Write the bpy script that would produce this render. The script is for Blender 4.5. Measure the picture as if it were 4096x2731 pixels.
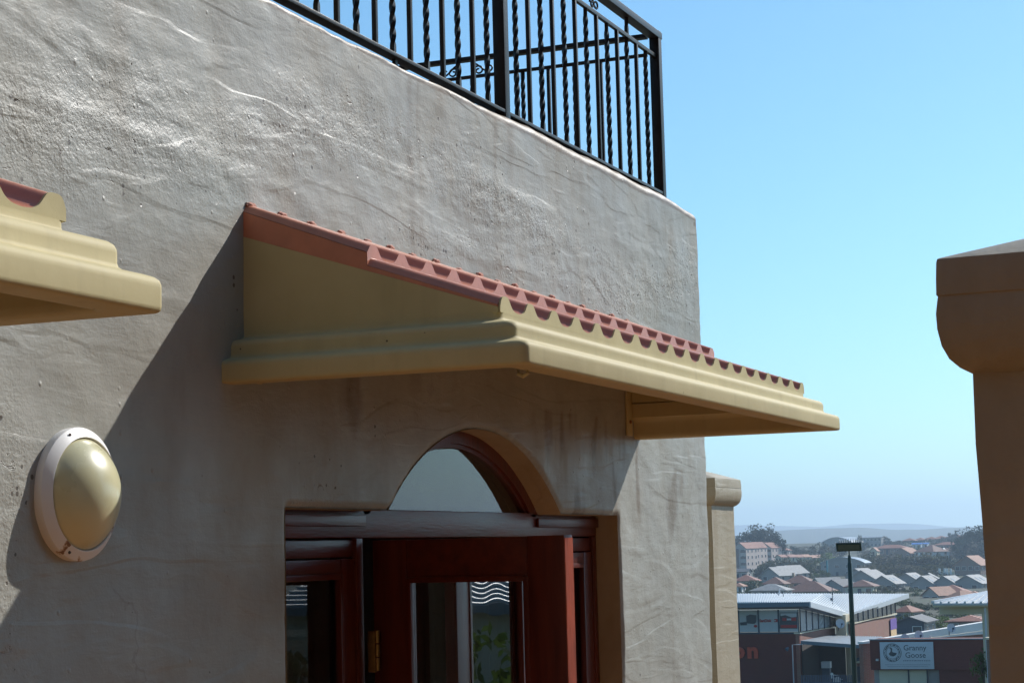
import bpy, bmesh, math, random
import numpy as np
from mathutils import Vector, Matrix, noise

for o in list(bpy.data.objects): bpy.data.objects.remove(o)
scene = bpy.context.scene
COL = scene.collection
rnd = random.Random(7)
EYE = 2.0                      # camera height above the terrace; geometry below is written relative to the eye

# ------------------------------------------------------------------ camera
PITCH, YAW, ROLL, FOC = .1073, .3866, -.0252, 7797.0
fh = Vector((math.cos(YAW), math.sin(YAW), 0)); r0 = Vector((math.sin(YAW), -math.cos(YAW), 0)); up = Vector((0, 0, 1))
FWD = fh*math.cos(PITCH) + up*math.sin(PITCH); u0 = -fh*math.sin(PITCH) + up*math.cos(PITCH)
RGT = r0*math.cos(ROLL) + u0*math.sin(ROLL); UPV = -r0*math.sin(ROLL) + u0*math.cos(ROLL)
cam = bpy.data.cameras.new('camera'); cam.sensor_width = 36; cam.lens = FOC/4096*36
cam.clip_start = .05; cam.clip_end = 40000
camo = bpy.data.objects.new('camera', cam); COL.objects.link(camo)
m = Matrix((RGT, UPV, -FWD)).transposed().to_4x4(); m.translation = (0, 0, EYE)
camo.matrix_world = m
scene.camera = camo

# ------------------------------------------------------------------ light
SUN = Vector((2.1, -1.0, 1.68)).normalized()       # towards the sun
EL = math.asin(SUN.z); AZ = math.atan2(SUN.x, SUN.y)
world = bpy.data.worlds.new('World'); scene.world = world; world.use_nodes = True
wn = world.node_tree.nodes; wl = world.node_tree.links
sky = wn.new('ShaderNodeTexSky'); sky.sky_type = 'NISHITA'; sky.sun_disc = False
sky.sun_elevation = EL; sky.sun_rotation = AZ; sky.altitude = 0
sky.air_density = 1.0; sky.dust_density = .35; sky.ozone_density = 6
bg = wn['Background']; bg.inputs[1].default_value = .13
gr = wn.new('ShaderNodeMix'); gr.data_type = 'RGBA'; gr.blend_type = 'MULTIPLY'; gr.inputs['Factor'].default_value = 1     # the camera's cooler, cyan rendering of the sky
gr.inputs['B'].default_value = (.82, 1.08, 1.03, 1)
hs = wn.new('ShaderNodeHueSaturation'); hs.inputs['Saturation'].default_value = 1.0; wl.new(sky.outputs[0], hs.inputs['Color'])
wl.new(hs.outputs[0], gr.inputs['A']); wl.new(gr.outputs['Result'], bg.inputs[0])
sl = bpy.data.lights.new('sun', 'SUN'); sl.energy = 5.0; sl.angle = math.radians(.53); sl.color = (1, .965, .915)
so = bpy.data.objects.new('sun', sl); COL.objects.link(so); so.location = (20, -10, 30)
so.rotation_euler = (-SUN).to_track_quat('-Z', 'Y').to_euler()
scene.view_settings.view_transform = 'Standard'; scene.view_settings.look = 'None'
scene.view_settings.exposure = .12; scene.view_settings.gamma = 1
scene.view_settings.use_curve_mapping = False
scene.render.engine = 'CYCLES'; scene.cycles.use_denoising = True; scene.cycles.use_adaptive_sampling = True; scene.cycles.adaptive_threshold = .02
scene.cycles.max_bounces = 8; scene.cycles.transparent_max_bounces = 24
scene.cycles.volume_bounces = 0

# ------------------------------------------------------------------ helpers
ORG = {}                        # world origin (eye-relative) of each object, for parenting without transforms
def tag(o, label=None, cat=None, group=None, kind=None):
    if label: o['label'] = label
    if cat: o['category'] = cat
    if group: o['group'] = group
    if kind: o['kind'] = kind
    return o
def thing(name, loc, label, cat, group=None, rz=0):
    o = bpy.data.objects.new(name, None); COL.objects.link(o); o.empty_display_size = .2
    o.location = (loc[0], loc[1], loc[2]+EYE); o.rotation_euler = (0, 0, rz)
    ORG[o] = Vector(loc) if rz == 0 else None
    return tag(o, label, cat, group)
class MB:
    def __init__(s): s.v = []; s.f = []
    def add(s, vs, fs):
        n = len(s.v); s.v += [tuple(p) for p in vs]; s.f += [tuple(i+n for i in f) for f in fs]; return s
    def box(s, x0, x1, y0, y1, z0, z1):
        return s.add([(x0,y0,z0),(x1,y0,z0),(x1,y1,z0),(x0,y1,z0),(x0,y0,z1),(x1,y0,z1),(x1,y1,z1),(x0,y1,z1)],
                     [(0,3,2,1),(4,5,6,7),(0,1,5,4),(1,2,6,5),(2,3,7,6),(3,0,4,7)])
    def obox(s, c, a, b, d):
        c, a, b, d = map(Vector, (c, a, b, d))
        P = [c+sx*a+sy*b+sz*d for sz in (-1,1) for sx, sy in ((-1,-1),(1,-1),(1,1),(-1,1))]
        return s.add(P, [(0,3,2,1),(4,5,6,7),(0,1,5,4),(1,2,6,5),(2,3,7,6),(3,0,4,7)])
    def prism(s, poly, ext):
        ext = Vector(ext); n = len(poly); P = [Vector(p) for p in poly]
        return s.add(P+[p+ext for p in P], [tuple(range(n-1,-1,-1)), tuple(range(n,2*n))]+[(i,(i+1)%n,n+(i+1)%n,n+i) for i in range(n)])
    def bar(s, p, q, w, h, upv=(0,0,1)):
        p, q = Vector(p), Vector(q); d = (q-p); l = d.length; d.normalize()
        sd = d.cross(Vector(upv))
        if sd.length < 1e-4: sd = d.cross(Vector((1,0,0)))
        sd.normalize(); u = sd.cross(d)
        return s.obox((p+q)/2, d*l/2, sd*w/2, u*h/2)
    def tube(s, path, r, n=8, cap=True):
        path = [Vector(p) for p in path]; rs = r if isinstance(r, (list, tuple)) else [r]*len(path)
        V = []; F = []
        for i, p in enumerate(path):
            d = (path[min(i+1,len(path)-1)]-path[max(i-1,0)]).normalized()
            a = d.cross(Vector((.13,.27,.95))); a = a if a.length > .05 else d.cross(Vector((1,0,0)))
            a.normalize(); b = d.cross(a)
            V += [p+(a*math.cos(t*2*math.pi/n)+b*math.sin(t*2*math.pi/n))*rs[i] for t in range(n)]
        for i in range(len(path)-1):
            for t in range(n): F.append((i*n+t, i*n+(t+1)%n, (i+1)*n+(t+1)%n, (i+1)*n+t))
        if cap: F += [tuple(range(n-1,-1,-1)), tuple(range((len(path)-1)*n, len(path)*n))]
        return s.add(V, F)
    def lathe(s, prof, c, axis, n=48):   # prof: (radius, height along axis)
        ax = Vector(axis).normalized(); a = ax.orthogonal().normalized(); b = ax.cross(a); c = Vector(c); V = []; F = []
        for r, h in prof: V += [c+ax*h+(a*math.cos(t*2*math.pi/n)+b*math.sin(t*2*math.pi/n))*r for t in range(n)]
        for i in range(len(prof)-1):
            for t in range(n): F.append((i*n+t, i*n+(t+1)%n, (i+1)*n+(t+1)%n, (i+1)*n+t))
        return s.add(V, F)
    def build(s, name, mat, parent=None, smooth=None, bevel=0, world=True, seg=2):
        me = bpy.data.meshes.new(name)
        off = Vector((0,0,EYE)) if parent is None else ORG.get(parent)
        if not world or off is None: vs = s.v
        else:
            sg = 1 if parent is None else -1
            vs = [(x+sg*off[0], y+sg*off[1], z+sg*off[2]) for x, y, z in s.v]
        me.from_pydata(vs, [], s.f)
        bm = bmesh.new(); bm.from_mesh(me)
        bmesh.ops.recalc_face_normals(bm, faces=bm.faces)
        if bevel:
            es = [e for e in bm.edges if len(e.link_faces) == 2 and e.calc_face_angle(0) > .5]
            bmesh.ops.bevel(bm, geom=es, offset=bevel, segments=seg, affect='EDGES', profile=.6, clamp_overlap=True)
        bm.to_mesh(me); bm.free()
        if smooth is not None or bevel:
            for p in me.polygons: p.use_smooth = True
            me.set_sharp_from_angle(angle=math.radians(smooth or 40))
        me.materials.append(mat)
        o = bpy.data.objects.new(name, me); COL.objects.link(o)
        if parent is not None: o.parent = parent
        ORG[o] = ORG.get(parent) if parent is not None else Vector((0,0,0))
        return o
def twin(o, parent, loc=None, name=None):
    c = o.copy(); COL.objects.link(c); c.parent = parent
    if loc is not None: c.location = loc
    ORG[c] = ORG.get(parent)
    return c
KIDS = {}
def copy_tree(o, parent=None):
    c = o.copy(); COL.objects.link(c)
    c.parent = parent
    for ch in o.children: copy_tree(ch, c)
    return c

# ------------------------------------------------------------------ materials
def nt(name):
    mt = bpy.data.materials.new(name); mt.use_nodes = True
    return mt, mt.node_tree.nodes, mt.node_tree.links, mt.node_tree.nodes['Principled BSDF']
def mat(name, col, rough=.5, var=.12, scale=6., bump=0., bscale=40., metal=0., spec=.5, coat=0., col2=None, trans=None, stretch=(1,1,1)):
    mt, n, l, b = nt(name)
    b.inputs['Roughness'].default_value = rough; b.inputs['Metallic'].default_value = metal
    b.inputs['Specular IOR Level'].default_value = spec; b.inputs['Coat Weight'].default_value = coat
    tc = n.new('ShaderNodeTexCoord'); mp = n.new('ShaderNodeMapping'); mp.inputs['Scale'].default_value = stretch
    l.new(tc.outputs['Object'], mp.inputs['Vector'])
    tx = n.new('ShaderNodeTexNoise'); tx.inputs['Scale'].default_value = scale; tx.inputs['Detail'].default_value = 6; tx.inputs['Roughness'].default_value = .6
    l.new(mp.outputs[0], tx.inputs['Vector'])
    rp = n.new('ShaderNodeValToRGB'); rp.color_ramp.elements[0].position = .3; rp.color_ramp.elements[1].position = .7
    c2 = col2 or tuple(c*(1+var) for c in col)
    rp.color_ramp.elements[0].color = (*[max(0, c*(1-var)) for c in col], 1); rp.color_ramp.elements[1].color = (*c2, 1)
    l.new(tx.outputs['Fac'], rp.inputs[0]); l.new(rp.outputs[0], b.inputs['Base Color'])
    rr = n.new('ShaderNodeMapRange'); rr.inputs[3].default_value = max(.02, rough-.08); rr.inputs[4].default_value = min(1, rough+.1)
    l.new(tx.outputs['Fac'], rr.inputs[0]); l.new(rr.outputs[0], b.inputs['Roughness'])
    if bump:
        t2 = n.new('ShaderNodeTexNoise'); t2.inputs['Scale'].default_value = bscale; t2.inputs['Detail'].default_value = 5
        l.new(mp.outputs[0], t2.inputs['Vector'])
        bp = n.new('ShaderNodeBump'); bp.inputs['Strength'].default_value = 1; bp.inputs['Distance'].default_value = bump
        l.new(t2.outputs['Fac'], bp.inputs['Height']); l.new(bp.outputs[0], b.inputs['Normal'])
    if trans:
        b.inputs['Transmission Weight'].default_value = trans
    return mt

def plaster(name, rel=1.0, tint=(1, 1, 1), pits=1.):
    """hand-trowelled cement plaster under satin paint; the mesh attribute "rough" marks the coarse pitted courses"""
    mt, n, l, b = nt(name)
    tc = n.new('ShaderNodeTexCoord')
    def noise_(scale, detail=4, rough=.6, stretch=None, dist=0.):
        v = tc.outputs['Object']
        if stretch:
            mp = n.new('ShaderNodeMapping'); mp.inputs['Scale'].default_value = stretch; l.new(v, mp.inputs['Vector']); v = mp.outputs[0]
        t = n.new('ShaderNodeTexNoise'); t.inputs['Scale'].default_value = scale; t.inputs['Detail'].default_value = detail
        t.inputs['Roughness'].default_value = rough; t.inputs['Distortion'].default_value = dist; l.new(v, t.inputs['Vector']); return t.outputs['Fac']
    def rng(x, a, c, lo=0., hi=1.):
        m_ = n.new('ShaderNodeMapRange'); m_.inputs[1].default_value = a; m_.inputs[2].default_value = c; m_.inputs[3].default_value = lo; m_.inputs[4].default_value = hi
        l.new(x, m_.inputs[0]); return m_.outputs[0]
    def mth(op, x, y, z=None):
        m_ = n.new('ShaderNodeMath'); m_.operation = op
        for i, q in enumerate((x, y, z)):
            if q is None: continue
            if isinstance(q, (int, float)): m_.inputs[i].default_value = q
            else: l.new(q, m_.inputs[i])
        return m_.outputs[0]
    def mix(f, a, c):
        m_ = n.new('ShaderNodeMix'); m_.data_type = 'RGBA'
        for s_, q in ((m_.inputs['Factor'], f), (m_.inputs['A'], a), (m_.inputs['B'], c)):
            if isinstance(q, tuple): s_.default_value = (*[k*t_ for k, t_ in zip(q, tint)], 1)
            elif isinstance(q, float): s_.default_value = q
            else: l.new(q, s_)
        return m_.outputs['Result']
    at = n.new('ShaderNodeAttribute'); at.attribute_name = 'rough'; rough_m = at.outputs['Fac']
    big = noise_(1.3, 3, .6); mid = noise_(5, 5, .68, (1, 1, .5)); streak = noise_(8, 4, .6, (1, 1, .06))
    base = mix(rng(big, .35, .65), (.308, .296, .252), (.358, .348, .305))
    base = mix(mth('MULTIPLY', rng(mid, .52, .76), .45), base, (.235, .205, .145))
    base = mix(mth('MULTIPLY', rng(streak, .58, .80), .28), base, (.19, .14, .085))
    base = mix(mth('MULTIPLY', rng(mid, .48, .30), .35), base, (.43, .405, .36))
    vor = n.new('ShaderNodeTexVoronoi'); vor.inputs['Scale'].default_value = 58; l.new(tc.outputs['Object'], vor.inputs['Vector'])
    sc = n.new('ShaderNodeSeparateColor'); l.new(vor.outputs['Color'], sc.inputs[0])
    sel = rng(mth('MULTIPLY_ADD', rough_m, .26, sc.outputs[0]), .990, .998)
    rad = rng(sc.outputs[1], 0, 1, .08, .34)
    pit = mth('MULTIPLY', mth('MULTIPLY', mth('LESS_THAN', vor.outputs['Distance'], rad), sel), pits)
    nick = noise_(46, 3, .6, (.42, 1, .9), .9)
    pit = mth('MAXIMUM', pit, mth('MULTIPLY', rng(nick, .66, .72), rng(rough_m, .25, .7)))
    base = mix(mth('MULTIPLY', pit, .85), base, (.07, .05, .035))
    crk = n.new('ShaderNodeTexVoronoi'); crk.feature = 'DISTANCE_TO_EDGE'; crk.inputs['Scale'].default_value = .8
    wv = n.new('ShaderNodeTexNoise'); wv.inputs['Scale'].default_value = 3; wv.inputs['Detail'].default_value = 5; l.new(tc.outputs['Object'], wv.inputs['Vector'])
    vm = n.new('ShaderNodeVectorMath'); vm.operation = 'MULTIPLY_ADD'; vm.inputs[1].default_value = (.5, .5, .5)
    l.new(wv.outputs['Color'], vm.inputs[0]); l.new(tc.outputs['Object'], vm.inputs[2]); l.new(vm.outputs[0], crk.inputs['Vector'])
    crack = mth('MULTIPLY', rng(crk.outputs['Distance'], .001, .0035, 1., 0.), rng(big, .5, .56))
    base = mix(mth('MULTIPLY', crack, .22), base, (.10, .075, .05))
    gm = n.new('ShaderNodeAttribute'); gm.attribute_name = 'grime'
    base = mix(mth('MULTIPLY', gm.outputs['Fac'], rng(mid, .25, .6, .35, 1.)), base, (.155, .108, .065))
    l.new(base, b.inputs['Base Color'])
    l.new(rng(mid, .3, .7, .40, .60), b.inputs['Roughness'])
    b.inputs['Specular IOR Level'].default_value = .42
    fine = noise_(120, 3, .6); grain = noise_(38, 4, .66); trow = noise_(15, 3, .55, (.4, 1, 1.3), .5)
    scr = noise_(55, 2, .5, (.12, 1, 1.4), .8)
    h = mth('MULTIPLY', trow, .0024*rel)
    h = mth('MULTIPLY_ADD', scr, .0004*rel, h)
    lap = noise_(2.1, 3, .55, (.30, 1, 1.7), .5)                                    # overlapping trowel coats: low, soft-edged steps
    h = mth('MULTIPLY_ADD', rng(lap, .49, .515), .0011*rel, h)
    h = mth('MULTIPLY_ADD', rng(lap, .60, .62), .0008*rel, h)
    h = mth('MULTIPLY_ADD', grain, mth('MULTIPLY_ADD', rough_m, .0050*rel, .0010*rel), h)
    h = mth('MULTIPLY_ADD', fine, mth('MULTIPLY_ADD', rough_m, .0018*rel, .0006*rel), h)
    h = mth('MULTIPLY_ADD', pit, -.006, h)
    v2 = n.new('ShaderNodeTexVoronoi'); v2.inputs['Scale'].default_value = 30; l.new(tc.outputs['Object'], v2.inputs['Vector'])
    s2 = n.new('ShaderNodeSeparateColor'); l.new(v2.outputs['Color'], s2.inputs[0])
    h = mth('MULTIPLY_ADD', mth('MULTIPLY', rng(v2.outputs['Distance'], .04, .2, 1., 0.), rng(s2.outputs[0], .86, .99)), .0020*rel, h)
    bp = n.new('ShaderNodeBump'); bp.inputs['Strength'].default_value = 1; bp.inputs['Distance'].default_value = 1
    l.new(h, bp.inputs['Height']); l.new(bp.outputs[0], b.inputs['Normal'])
    return mt

def glass(name, tint=(.9,.93,.93), rough=.0, wave=0., gain=1.0, add=.01):
    mt, n, l, b = nt(name); out = n['Material Output']; n.remove(b)
    gl = n.new('ShaderNodeBsdfGlossy'); gl.inputs['Roughness'].default_value = rough
    tr = n.new('ShaderNodeBsdfTransparent'); tr.inputs[0].default_value = (*tint, 1)
    fr = n.new('ShaderNodeFresnel'); fr.inputs[0].default_value = 1.52
    mu = n.new('ShaderNodeMath'); mu.operation = 'MULTIPLY_ADD'; mu.inputs[1].default_value = gain; mu.inputs[2].default_value = add; mu.use_clamp = True
    l.new(fr.outputs[0], mu.inputs[0])
    mx = n.new('ShaderNodeMixShader'); l.new(mu.outputs[0], mx.inputs[0]); l.new(tr.outputs[0], mx.inputs[1]); l.new(gl.outputs[0], mx.inputs[2])
    l.new(mx.outputs[0], out.inputs[0])
    if wave:
        tc = n.new('ShaderNodeTexCoord'); tx = n.new('ShaderNodeTexNoise'); tx.inputs['Scale'].default_value = 4; tx.inputs['Detail'].default_value = 1
        l.new(tc.outputs['Object'], tx.inputs['Vector'])
        bp = n.new('ShaderNodeBump'); bp.inputs['Distance'].default_value = wave; l.new(tx.outputs['Fac'], bp.inputs['Height'])
        l.new(bp.outputs[0], gl.inputs['Normal']); l.new(bp.outputs[0], fr.inputs['Normal'])
    return mt

PLASTER = plaster('trowelled_plaster'); PLASTER2 = plaster('pillar_plaster', 1.1, (1.12, .97, .77), 0.)
CREAM = mat('cream_gelcoat', (.50, .415, .21), .66, .07, 5, .0011, 16, col2=(.535, .45, .24), spec=.25)
def weather(mt, dirt, k=.3):     # faint run-off streaks and dust over a paint
    n, l = mt.node_tree.nodes, mt.node_tree.links; b = n['Principled BSDF']; src = b.inputs['Base Color'].links[0].from_socket
    tc = n.new('ShaderNodeTexCoord'); mp = n.new('ShaderNodeMapping'); mp.inputs['Scale'].default_value = (1, 1, .12); l.new(tc.outputs['Object'], mp.inputs['Vector'])
    t1 = n.new('ShaderNodeTexNoise'); t1.inputs['Scale'].default_value = 11; t1.inputs['Detail'].default_value = 6; t1.inputs['Roughness'].default_value = .68; l.new(mp.outputs[0], t1.inputs['Vector'])
    r = n.new('ShaderNodeMapRange'); r.inputs[1].default_value = .52; r.inputs[2].default_value = .78; r.inputs[4].default_value = k; l.new(t1.outputs['Fac'], r.inputs[0])
    mx = n.new('ShaderNodeMix'); mx.data_type = 'RGBA'; l.new(r.outputs[0], mx.inputs['Factor']); l.new(src, mx.inputs['A']); mx.inputs['B'].default_value = (*dirt, 1)
    t2 = n.new('ShaderNodeTexVoronoi'); t2.inputs['Scale'].default_value = 34; l.new(tc.outputs['Object'], t2.inputs['Vector'])
    sp = n.new('ShaderNodeSeparateColor'); l.new(t2.outputs['Color'], sp.inputs[0])
    g = n.new('ShaderNodeMath'); g.operation = 'GREATER_THAN'; g.inputs[1].default_value = .965; l.new(sp.outputs[0], g.inputs[0])
    g2 = n.new('ShaderNodeMath'); g2.operation = 'LESS_THAN'; g2.inputs[1].default_value = .10; l.new(t2.outputs['Distance'], g2.inputs[0])
    g3 = n.new('ShaderNodeMath'); g3.operation = 'MULTIPLY'; l.new(g.outputs[0], g3.inputs[0]); l.new(g2.outputs[0], g3.inputs[1])
    m2 = n.new('ShaderNodeMix'); m2.data_type = 'RGBA'; l.new(g3.outputs[0], m2.inputs['Factor']); l.new(mx.outputs['Result'], m2.inputs['A']); m2.inputs['B'].default_value = (.10, .07, .04, 1)
    l.new(m2.outputs['Result'], b.inputs['Base Color'])
    return mt
weather(CREAM, (.29, .23, .13), .34)
TERRA = weather(mat('terracotta_gelcoat', (.52, .19, .105), .36, .16, 9, .0007, 40), (.22, .09, .06), .22)
MORTAR = mat('pink_mortar', (.42, .20, .15), .85, .25, 30, .003, 90)
IRON = mat('black_painted_iron', (.010, .009, .008), .42, .4, 20, .0006, 130, spec=.3)
RUST = mat('rusty_iron', (.22, .09, .035), .8, .4, 30, .001, 90)
WOOD = mat('red_mahogany_varnish', (.105, .018, .009), .36, .35, 5, .0009, 30, spec=.34, coat=.04, stretch=(6, 6, .6))
WOODH = mat('red_mahogany_rail', (.105, .018, .009), .36, .35, 5, .0009, 30, spec=.34, coat=.04, stretch=(.6, 6, 6))
GLASS = glass('window_glass', gain=1.25); GLASSW = glass('wavy_window_glass', wave=.0009, gain=1.2, add=.16)
SUNEDGE = mat('sunlit_red_wood_edge', (.40, .07, .025), .6, .35, 6, .0012, 40, spec=.3, stretch=(4, 4, .8))  # raw edge wood, its orange brightened to stand for sunlight on it
BRASS = mat('tarnished_brass', (.30, .19, .06), .4, .3, 40, metal=.9)
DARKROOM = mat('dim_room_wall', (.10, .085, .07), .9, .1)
CURTAIN = mat('grey_curtain', (.30, .30, .28), .9, .2, 3)
CHROME = mat('dull_steel', (.45, .45, .45), .35, .1, metal=1.)

# ================================================================== ground
def T(x):                       # ground height along the view, relative to the eye
    K_ = [(-400,-6),(-30,-4),(-14,-3.2),(-7,-2.0),(11,-2.0),(25,-8),(60,-10.6),(120,-11.7),(200,-12.3),(300,-13.2),(450,-13.4),(620,-14.6),(720,-12.4),(800,-11.0),(900,-10.6),(1000,-8.6),(1150,-5.5),(1300,-2.2),(1450,.6),(1600,-1),(2000,-30),(3500,-60),(60000,-60)]
    for (a, p), (b, q) in zip(K_, K_[1:]):
        if x <= b: return p+(q-p)*max(0, (x-a))/(b-a)
    return -60
GRASS = mat('dry_veld', (.065, .06, .032), .95, .35, .05, 0, 1, col2=(.05, .062, .026))
g = MB()
xs = [-400,-100,-40,-30,-20,-14,-10,-7,0,6,11,14,18,25,40,60,90,120,160,200,300,400,450,500,560,620,670,720,800,900,1000,1075,1150,1230,1300,1380,1450,1520,1600,1800,2000,3500,9000,16000]
ys = [-16000,-6000,-2500,-1200,-600,-300,-100,-40,-20,-8,-2,2.3,8,20,40,70,100,150,200,260,330,400,500,700,1200,2500,6000,16000]
for x in xs:
    for y in ys: g.v.append((x, y, T(x) + (0 if abs(x) < 13 or x > 1600 else .5*noise.noise((x*.01, y*.01, 0)))))
for i in range(len(xs)-1):
    for j in range(len(ys)-1): a = i*len(ys)+j; g.f.append((a, a+1, a+len(ys)+1, a+len(ys)))
tag(g.build('ground', GRASS, smooth=60), kind='structure')
PAVE = mat('terrace_paving', (.27, .115, .036), .85, .25, 3, .002, 30)
tag(MB().box(-6.5, 10.8, -3.4, 2.9, -2.3, -1.996).build('terrace', PAVE), kind='structure')

# ================================================================== building with the plastered wall
WY = 2.5; XC = 8.41; ZT = 1.492
XO0, XO1, ZH = 4.536, 7.188, .130              # door opening
AX, AR, AH = 5.8635, 1.062, .40                # arch: centre x, radius, crown height
AXL, AXR = 5.156, 6.571
def arch_z(x): return AH-AR+math.sqrt(max(0, AR*AR-(x-AX)**2))
bld = thing('plastered_building', (5.5, 2.5, -2), 'grey beige building with rough trowelled plaster wall and roof balcony', 'building')
def lin(a, b, st): n_ = max(1, round((b-a)/st)); return [a+(b-a)*i/n_ for i in range(n_)]
ss = lin(-3, 2.4, .3)+lin(2.4, XO0, .0135)+lin(XO0, XO1, .0135)+lin(XO1, XC-.03, .0135)
n_flat = len(ss)
RC = .016
def sx(s):                                     # s -> (x, y offset) round the vertical corner
    if s <= XC-RC: return s, 0.
    a = (s-(XC-RC))/RC
    if a <= math.pi/2: return XC-RC+RC*math.sin(a), RC*(1-math.cos(a))
    return XC, RC+(a-math.pi/2)*RC
ss += [XC-RC+RC*a for a in (0, .25, .5, .75, 1, 1.25, 1.5708)] + [XC-RC+RC*1.5708+d for d in (.02,.05,.1,.2,.4,.8,1.6,3.5)]
tt = lin(-2, -.95, .15)+lin(-.95, ZH, .0135)+lin(ZH, ZT-RC, .0135)
def tz(t):
    if t <= ZT-RC: return t, 0.
    a = (t-(ZT-RC))/RC
    if a <= math.pi/2: return ZT-RC+RC*math.sin(a), RC*(1-math.cos(a))
    return ZT, RC+(a-math.pi/2)*RC
tt += [ZT-RC+RC*a for a in (0, .3, .6, .9, 1.2, 1.5708)] + [ZT-RC+RC*1.5708+d for d in (.02,.05,.09,.14,.18)]
def relief(x, z):
    h = .009*noise.fractal((x*1.1, z*1.4, 3.1), 1, 2, 3)
    h += .0030*noise.noise((x*3.4+5, z*6.5, 1.7))+.0017*noise.noise((x*9, z*13, 4.2))
    h += .0009*noise.noise((x*24, z*30, 8.8))
    bd = max(0, 1-abs(z-1.12-.25*noise.noise((x*.8, z, 6)))/.2)
    h += bd*(.0026*noise.noise((x*11, z*34, 2.2))+.0018*noise.noise((x*34, z*60, 5.5)))
    for z0, amp, w in ((1.24, .0035, .02), (.98, .0035, .018), (.62, .003, .014)):      # trowel ridges along the courses
        zz = z0+.05*noise.noise((x*.7, z0, 0))+.012*noise.noise((x*5, z0, 3))
        h += amp*max(0, noise.noise((x*.9, z0*7, 1))+.35)*math.exp(-((z-zz)/w)**2)
    return h
W = MB(); nt_ = len(tt); inside = {}
for i, s in enumerate(ss):
    x, dy = sx(s)
    for j, t in enumerate(tt):
        z, dz = tz(t)
        fine_ = x > 2.3
        h = relief(s, t) if fine_ else 0
        px, py, pz = x, WY+dy+dz, z
        if dy < .02 and dz < .02: py -= h
        elif dz >= .02: pz += h*.8
        else: px += h
        if dz > 0 or z > ZT-.02: pz += .012*noise.noise((s*2.1, 5, 0))+.004*noise.noise((s*11, 2, 0)) - .012*max(0, min(1, (5.6-s)/1.2))
        if dz > 0: pz += .028*max(0, min(1, (s-5.5)/.9))*min(1, dz/.035)
        if dy > 0 or (x > XC-.02 and dz == 0): px += .008*noise.noise((t*2.3, 9, 0))+.003*noise.noise((t*12, 3, 0))
        W.v.append((px, py, pz))
def opening(x, z):
    if XO0 < x < XO1 and z < ZH: return True
    return AXL < x < AXR and z < arch_z(x)
keep = []; touched = {}
for i in range(len(ss)-1):
    for j in range(nt_-1):
        cx, cz = (ss[i]+ss[i+1])/2, (tt[j]+tt[j+1])/2
        q = (i*nt_+j, (i+1)*nt_+j, (i+1)*nt_+j+1, i*nt_+j+1)
        if ss[i+1] < XC-.02 and tt[j+1] < ZT-.03 and opening(cx, cz):
            for k in q: touched[k] = 1
        else: keep.append(q)
W.f = keep
used = set(k for q in keep for k in q)
for k in touched:
    if k in used:
        x, y, z = W.v[k]
        if z > ZH+.004 or (AXL+.006 < x < AXR-.006 and z > ZH-.004):   # snap the stair-stepped rim onto the arch
            d = Vector((x-AX, z-(AH-AR))); d *= AR/d.length; x, z = AX+d.x, max(ZH, AH-AR+d.y)
        W.v[k] = (x, WY+.009, z)
rem = sorted(used); ix = {k: i for i, k in enumerate(rem)}
TP = [tt[k % nt_] for k in rem]; W.v = [W.v[k] for k in rem]; W.f = [tuple(ix[k] for k in q) for q in W.f]
wo_ = W.build('wall', PLASTER, bld, smooth=180)
at_ = wo_.data.attributes.new('rough', 'FLOAT', 'POINT')
def rough_at(x, z):
    w1 = .30*noise.noise((x*.45, 1.3, 0))+.10*noise.noise((x*1.7, 4.3, z))
    m1 = max(0, 1-abs(z-1.10-w1)/.24)*max(0, min(1, .75+1.9*noise.noise((x*1.3, z*5.5, 7.7))))
    m2 = .8*max(0, 1-abs(z-.62-.5*w1)/.10)*max(0, min(1, .1+2*noise.noise((x*1.1, z*4, 2.7))))
    m3 = .45*max(0, min(1, 4*(noise.noise((x*1.7, z*2.4, 11))-.33)))
    return min(1, max(m1, m2, m3)) if z > -.4 else 0
gr_ = wo_.data.attributes.new('grime', 'FLOAT', 'POINT'); rg = random.Random(5)
STR = [(rg.uniform(2.6, 8.3), rg.uniform(.012, .05), rg.uniform(.15, .7), rg.uniform(.15, .45)) for _ in range(22)]+[(5.36, .022, 1.0, .7), (5.42, .012, .7, .5), (6.02, .018, .8, .5)]
def grime_at(x, y, z):
    g_ = max(0, 1-(ZT-z)/.03)*(1.0+.8*noise.noise((x*3, 2, 0)))
    if y > WY+.004 and z > ZT-.05: g_ = max(g_, 2.)
    xx = x+.02*noise.noise((x*2, z*3, 4))
    for x0, w_, ln, k_ in STR:
        d = abs(xx-x0)
        if d < w_*2 and z > ZT-ln: g_ = max(g_, k_*math.exp(-(d/w_)**2)*(1-(ZT-z)/ln)**.7)
    g_ = max(g_, .75*max(0, min(1, 5*(noise.fractal((x*2.2, z*1.2, 21), 1, 2, 4)-.55))))
    if .1 < z < .5 and 6.3 < x < XO1+.35: g_ = max(g_, .75*max(0, min(1, 3.2*noise.noise((x*17, z*3.5, 5))-.5)))
    return max(0, min(2, g_))
for i_, v_ in enumerate(wo_.data.vertices): gr_.data[i_].value = 2. if TP[i_] > ZT-RC-.003 else grime_at(v_.co.x+5.5, v_.co.y+2.5, v_.co.z-2)
for i_, v_ in enumerate(wo_.data.vertices): at_.data[i_].value = rough_at(v_.co.x+5.5, v_.co.z-2)
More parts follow.
